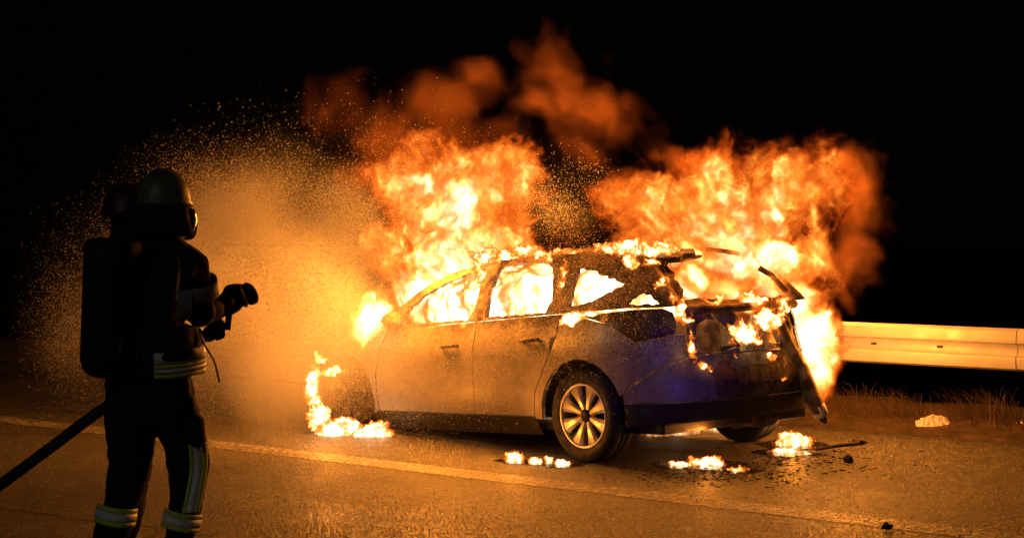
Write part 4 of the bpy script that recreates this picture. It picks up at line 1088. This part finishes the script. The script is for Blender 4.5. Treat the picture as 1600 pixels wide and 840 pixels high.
def grass():
    V, F = [], []
    def blade(b, h, lean, w):
        k = len(V); d = Vector((lean[0], lean[1], 0)); side = Vector((-lean[1], lean[0], 0)); side = side.normalized() * w if side.length > 1e-4 else Vector((w, 0, 0))
        if abs(side.x) < w * .5: side = Vector((w, 0, 0))
        for t, ws in ((0, 1), (.5, .8), (.8, .5)):
            c = b + d * (t * t) * h + Vector((0, 0, h * t * (1 - .2 * t))); V.extend([c - side * ws, c + side * ws])
        V.append(b + d * h * 1.15 + Vector((0, 0, h * .78)))
        F.extend([(k, k + 1, k + 3, k + 2), (k + 2, k + 3, k + 5, k + 4), (k + 4, k + 5, k + 6)])
    for _ in range(7000):
        a = random.uniform(-9, 7); n = 11.98 + abs(random.gauss(0, 1)) * .55
        dn = mnoise.noise(Vector((a * 1.6, n * 1.6, 2)))
        if dn < random.uniform(-.05, .5): continue
        b = rd(a, n, .05 if n > 12.1 else .01)
        blade(b, random.uniform(.04, .16) * (1 + .8 * max(0, dn)), (random.gauss(-.25, .35), random.gauss(0, .35)), random.uniform(.0015, .003))
    for x, y, n_, h, Yd in ((1335, 655, 90, .34, 13.2), (1385, 650, 130, .30, 13.2), (1420, 645, 90, .27, 13.1), (1520, 655, 90, .33, 12.9), (1560, 655, 120, .34, 12.8), (1600, 660, 80, .22, 12.5), (1480, 650, 50, .2, 12.9)):
        c = at(x, y, Yd)
        for _ in range(n_):
            b = Vector((c.x + random.gauss(0, .10), c.y + random.gauss(0, .10), .05)); blade(b, h * random.uniform(.4, 1.15), (random.gauss(-.35, .3), random.gauss(0, .3)), random.uniform(.0015, .003))
    tag(mobj('grass', V, F, M['grass'], smooth=False), 'dry brown grass growing on the verge under the guard rail', 'grass', kind='stuff')
grass()

# ------------------------------------------------------------------ blue beacon of the fire crew, on a tripod behind the camera
def beacon():
    g = Vector((2.9, -1.5, 0)); root = empty('beacon_stand', g); bpy.context.view_layer.update()
    tag(root, 'rotating blue emergency beacon on a tripod behind the photographer', 'beacon')
    P = g + Vector((0, 0, 2.4))
    wm('pole', *tube([g + Vector((0, 0, .4)), P - Vector((0, 0, .06))], .018, 10), M['galv'], root)
    for k in range(3):
        th = 2.1 * k; wm('leg', *tube([g + Vector((0, 0, .7)), g + Vector((.45 * math.cos(th), .45 * math.sin(th), 0.012))], .012, 8), M['galv'], root)
    wm('base', *tube([P - Vector((0, 0, .06)), P - Vector((0, 0, .02))], .08, 20), M['black'], root)
    m, t, out = new_mat('blue_beacon_dome'); e = t.n('ShaderNodeEmission', None, Color=(.06, .05, 1, 1), Strength=6.0); m.node_tree.links.new(e.outputs[0], out.inputs[0])
    wm('dome', *tube([P - Vector((0, 0, .02)), P + Vector((0, 0, .06)), P + Vector((0, 0, .10)), P + Vector((0, 0, .115))], [.06, .06, .045, .015], 20), m, root)
    l = bpy.data.lights.new('beacon_beam', 'SPOT'); l.energy = 750; l.color = (.20, .04, 1.0); l.spot_size = R(5.6); l.spot_blend = .8; l.shadow_soft_size = .03
    tgt = car(-.62, .62, .62); src = P + (tgt - P).normalized() * .16
    o = link(bpy.data.objects.new('beacon_beam', l)); o.parent = root; o.location = src - g; o.rotation_euler = (src - tgt).to_track_quat('Z', 'Y').to_euler()
beacon()
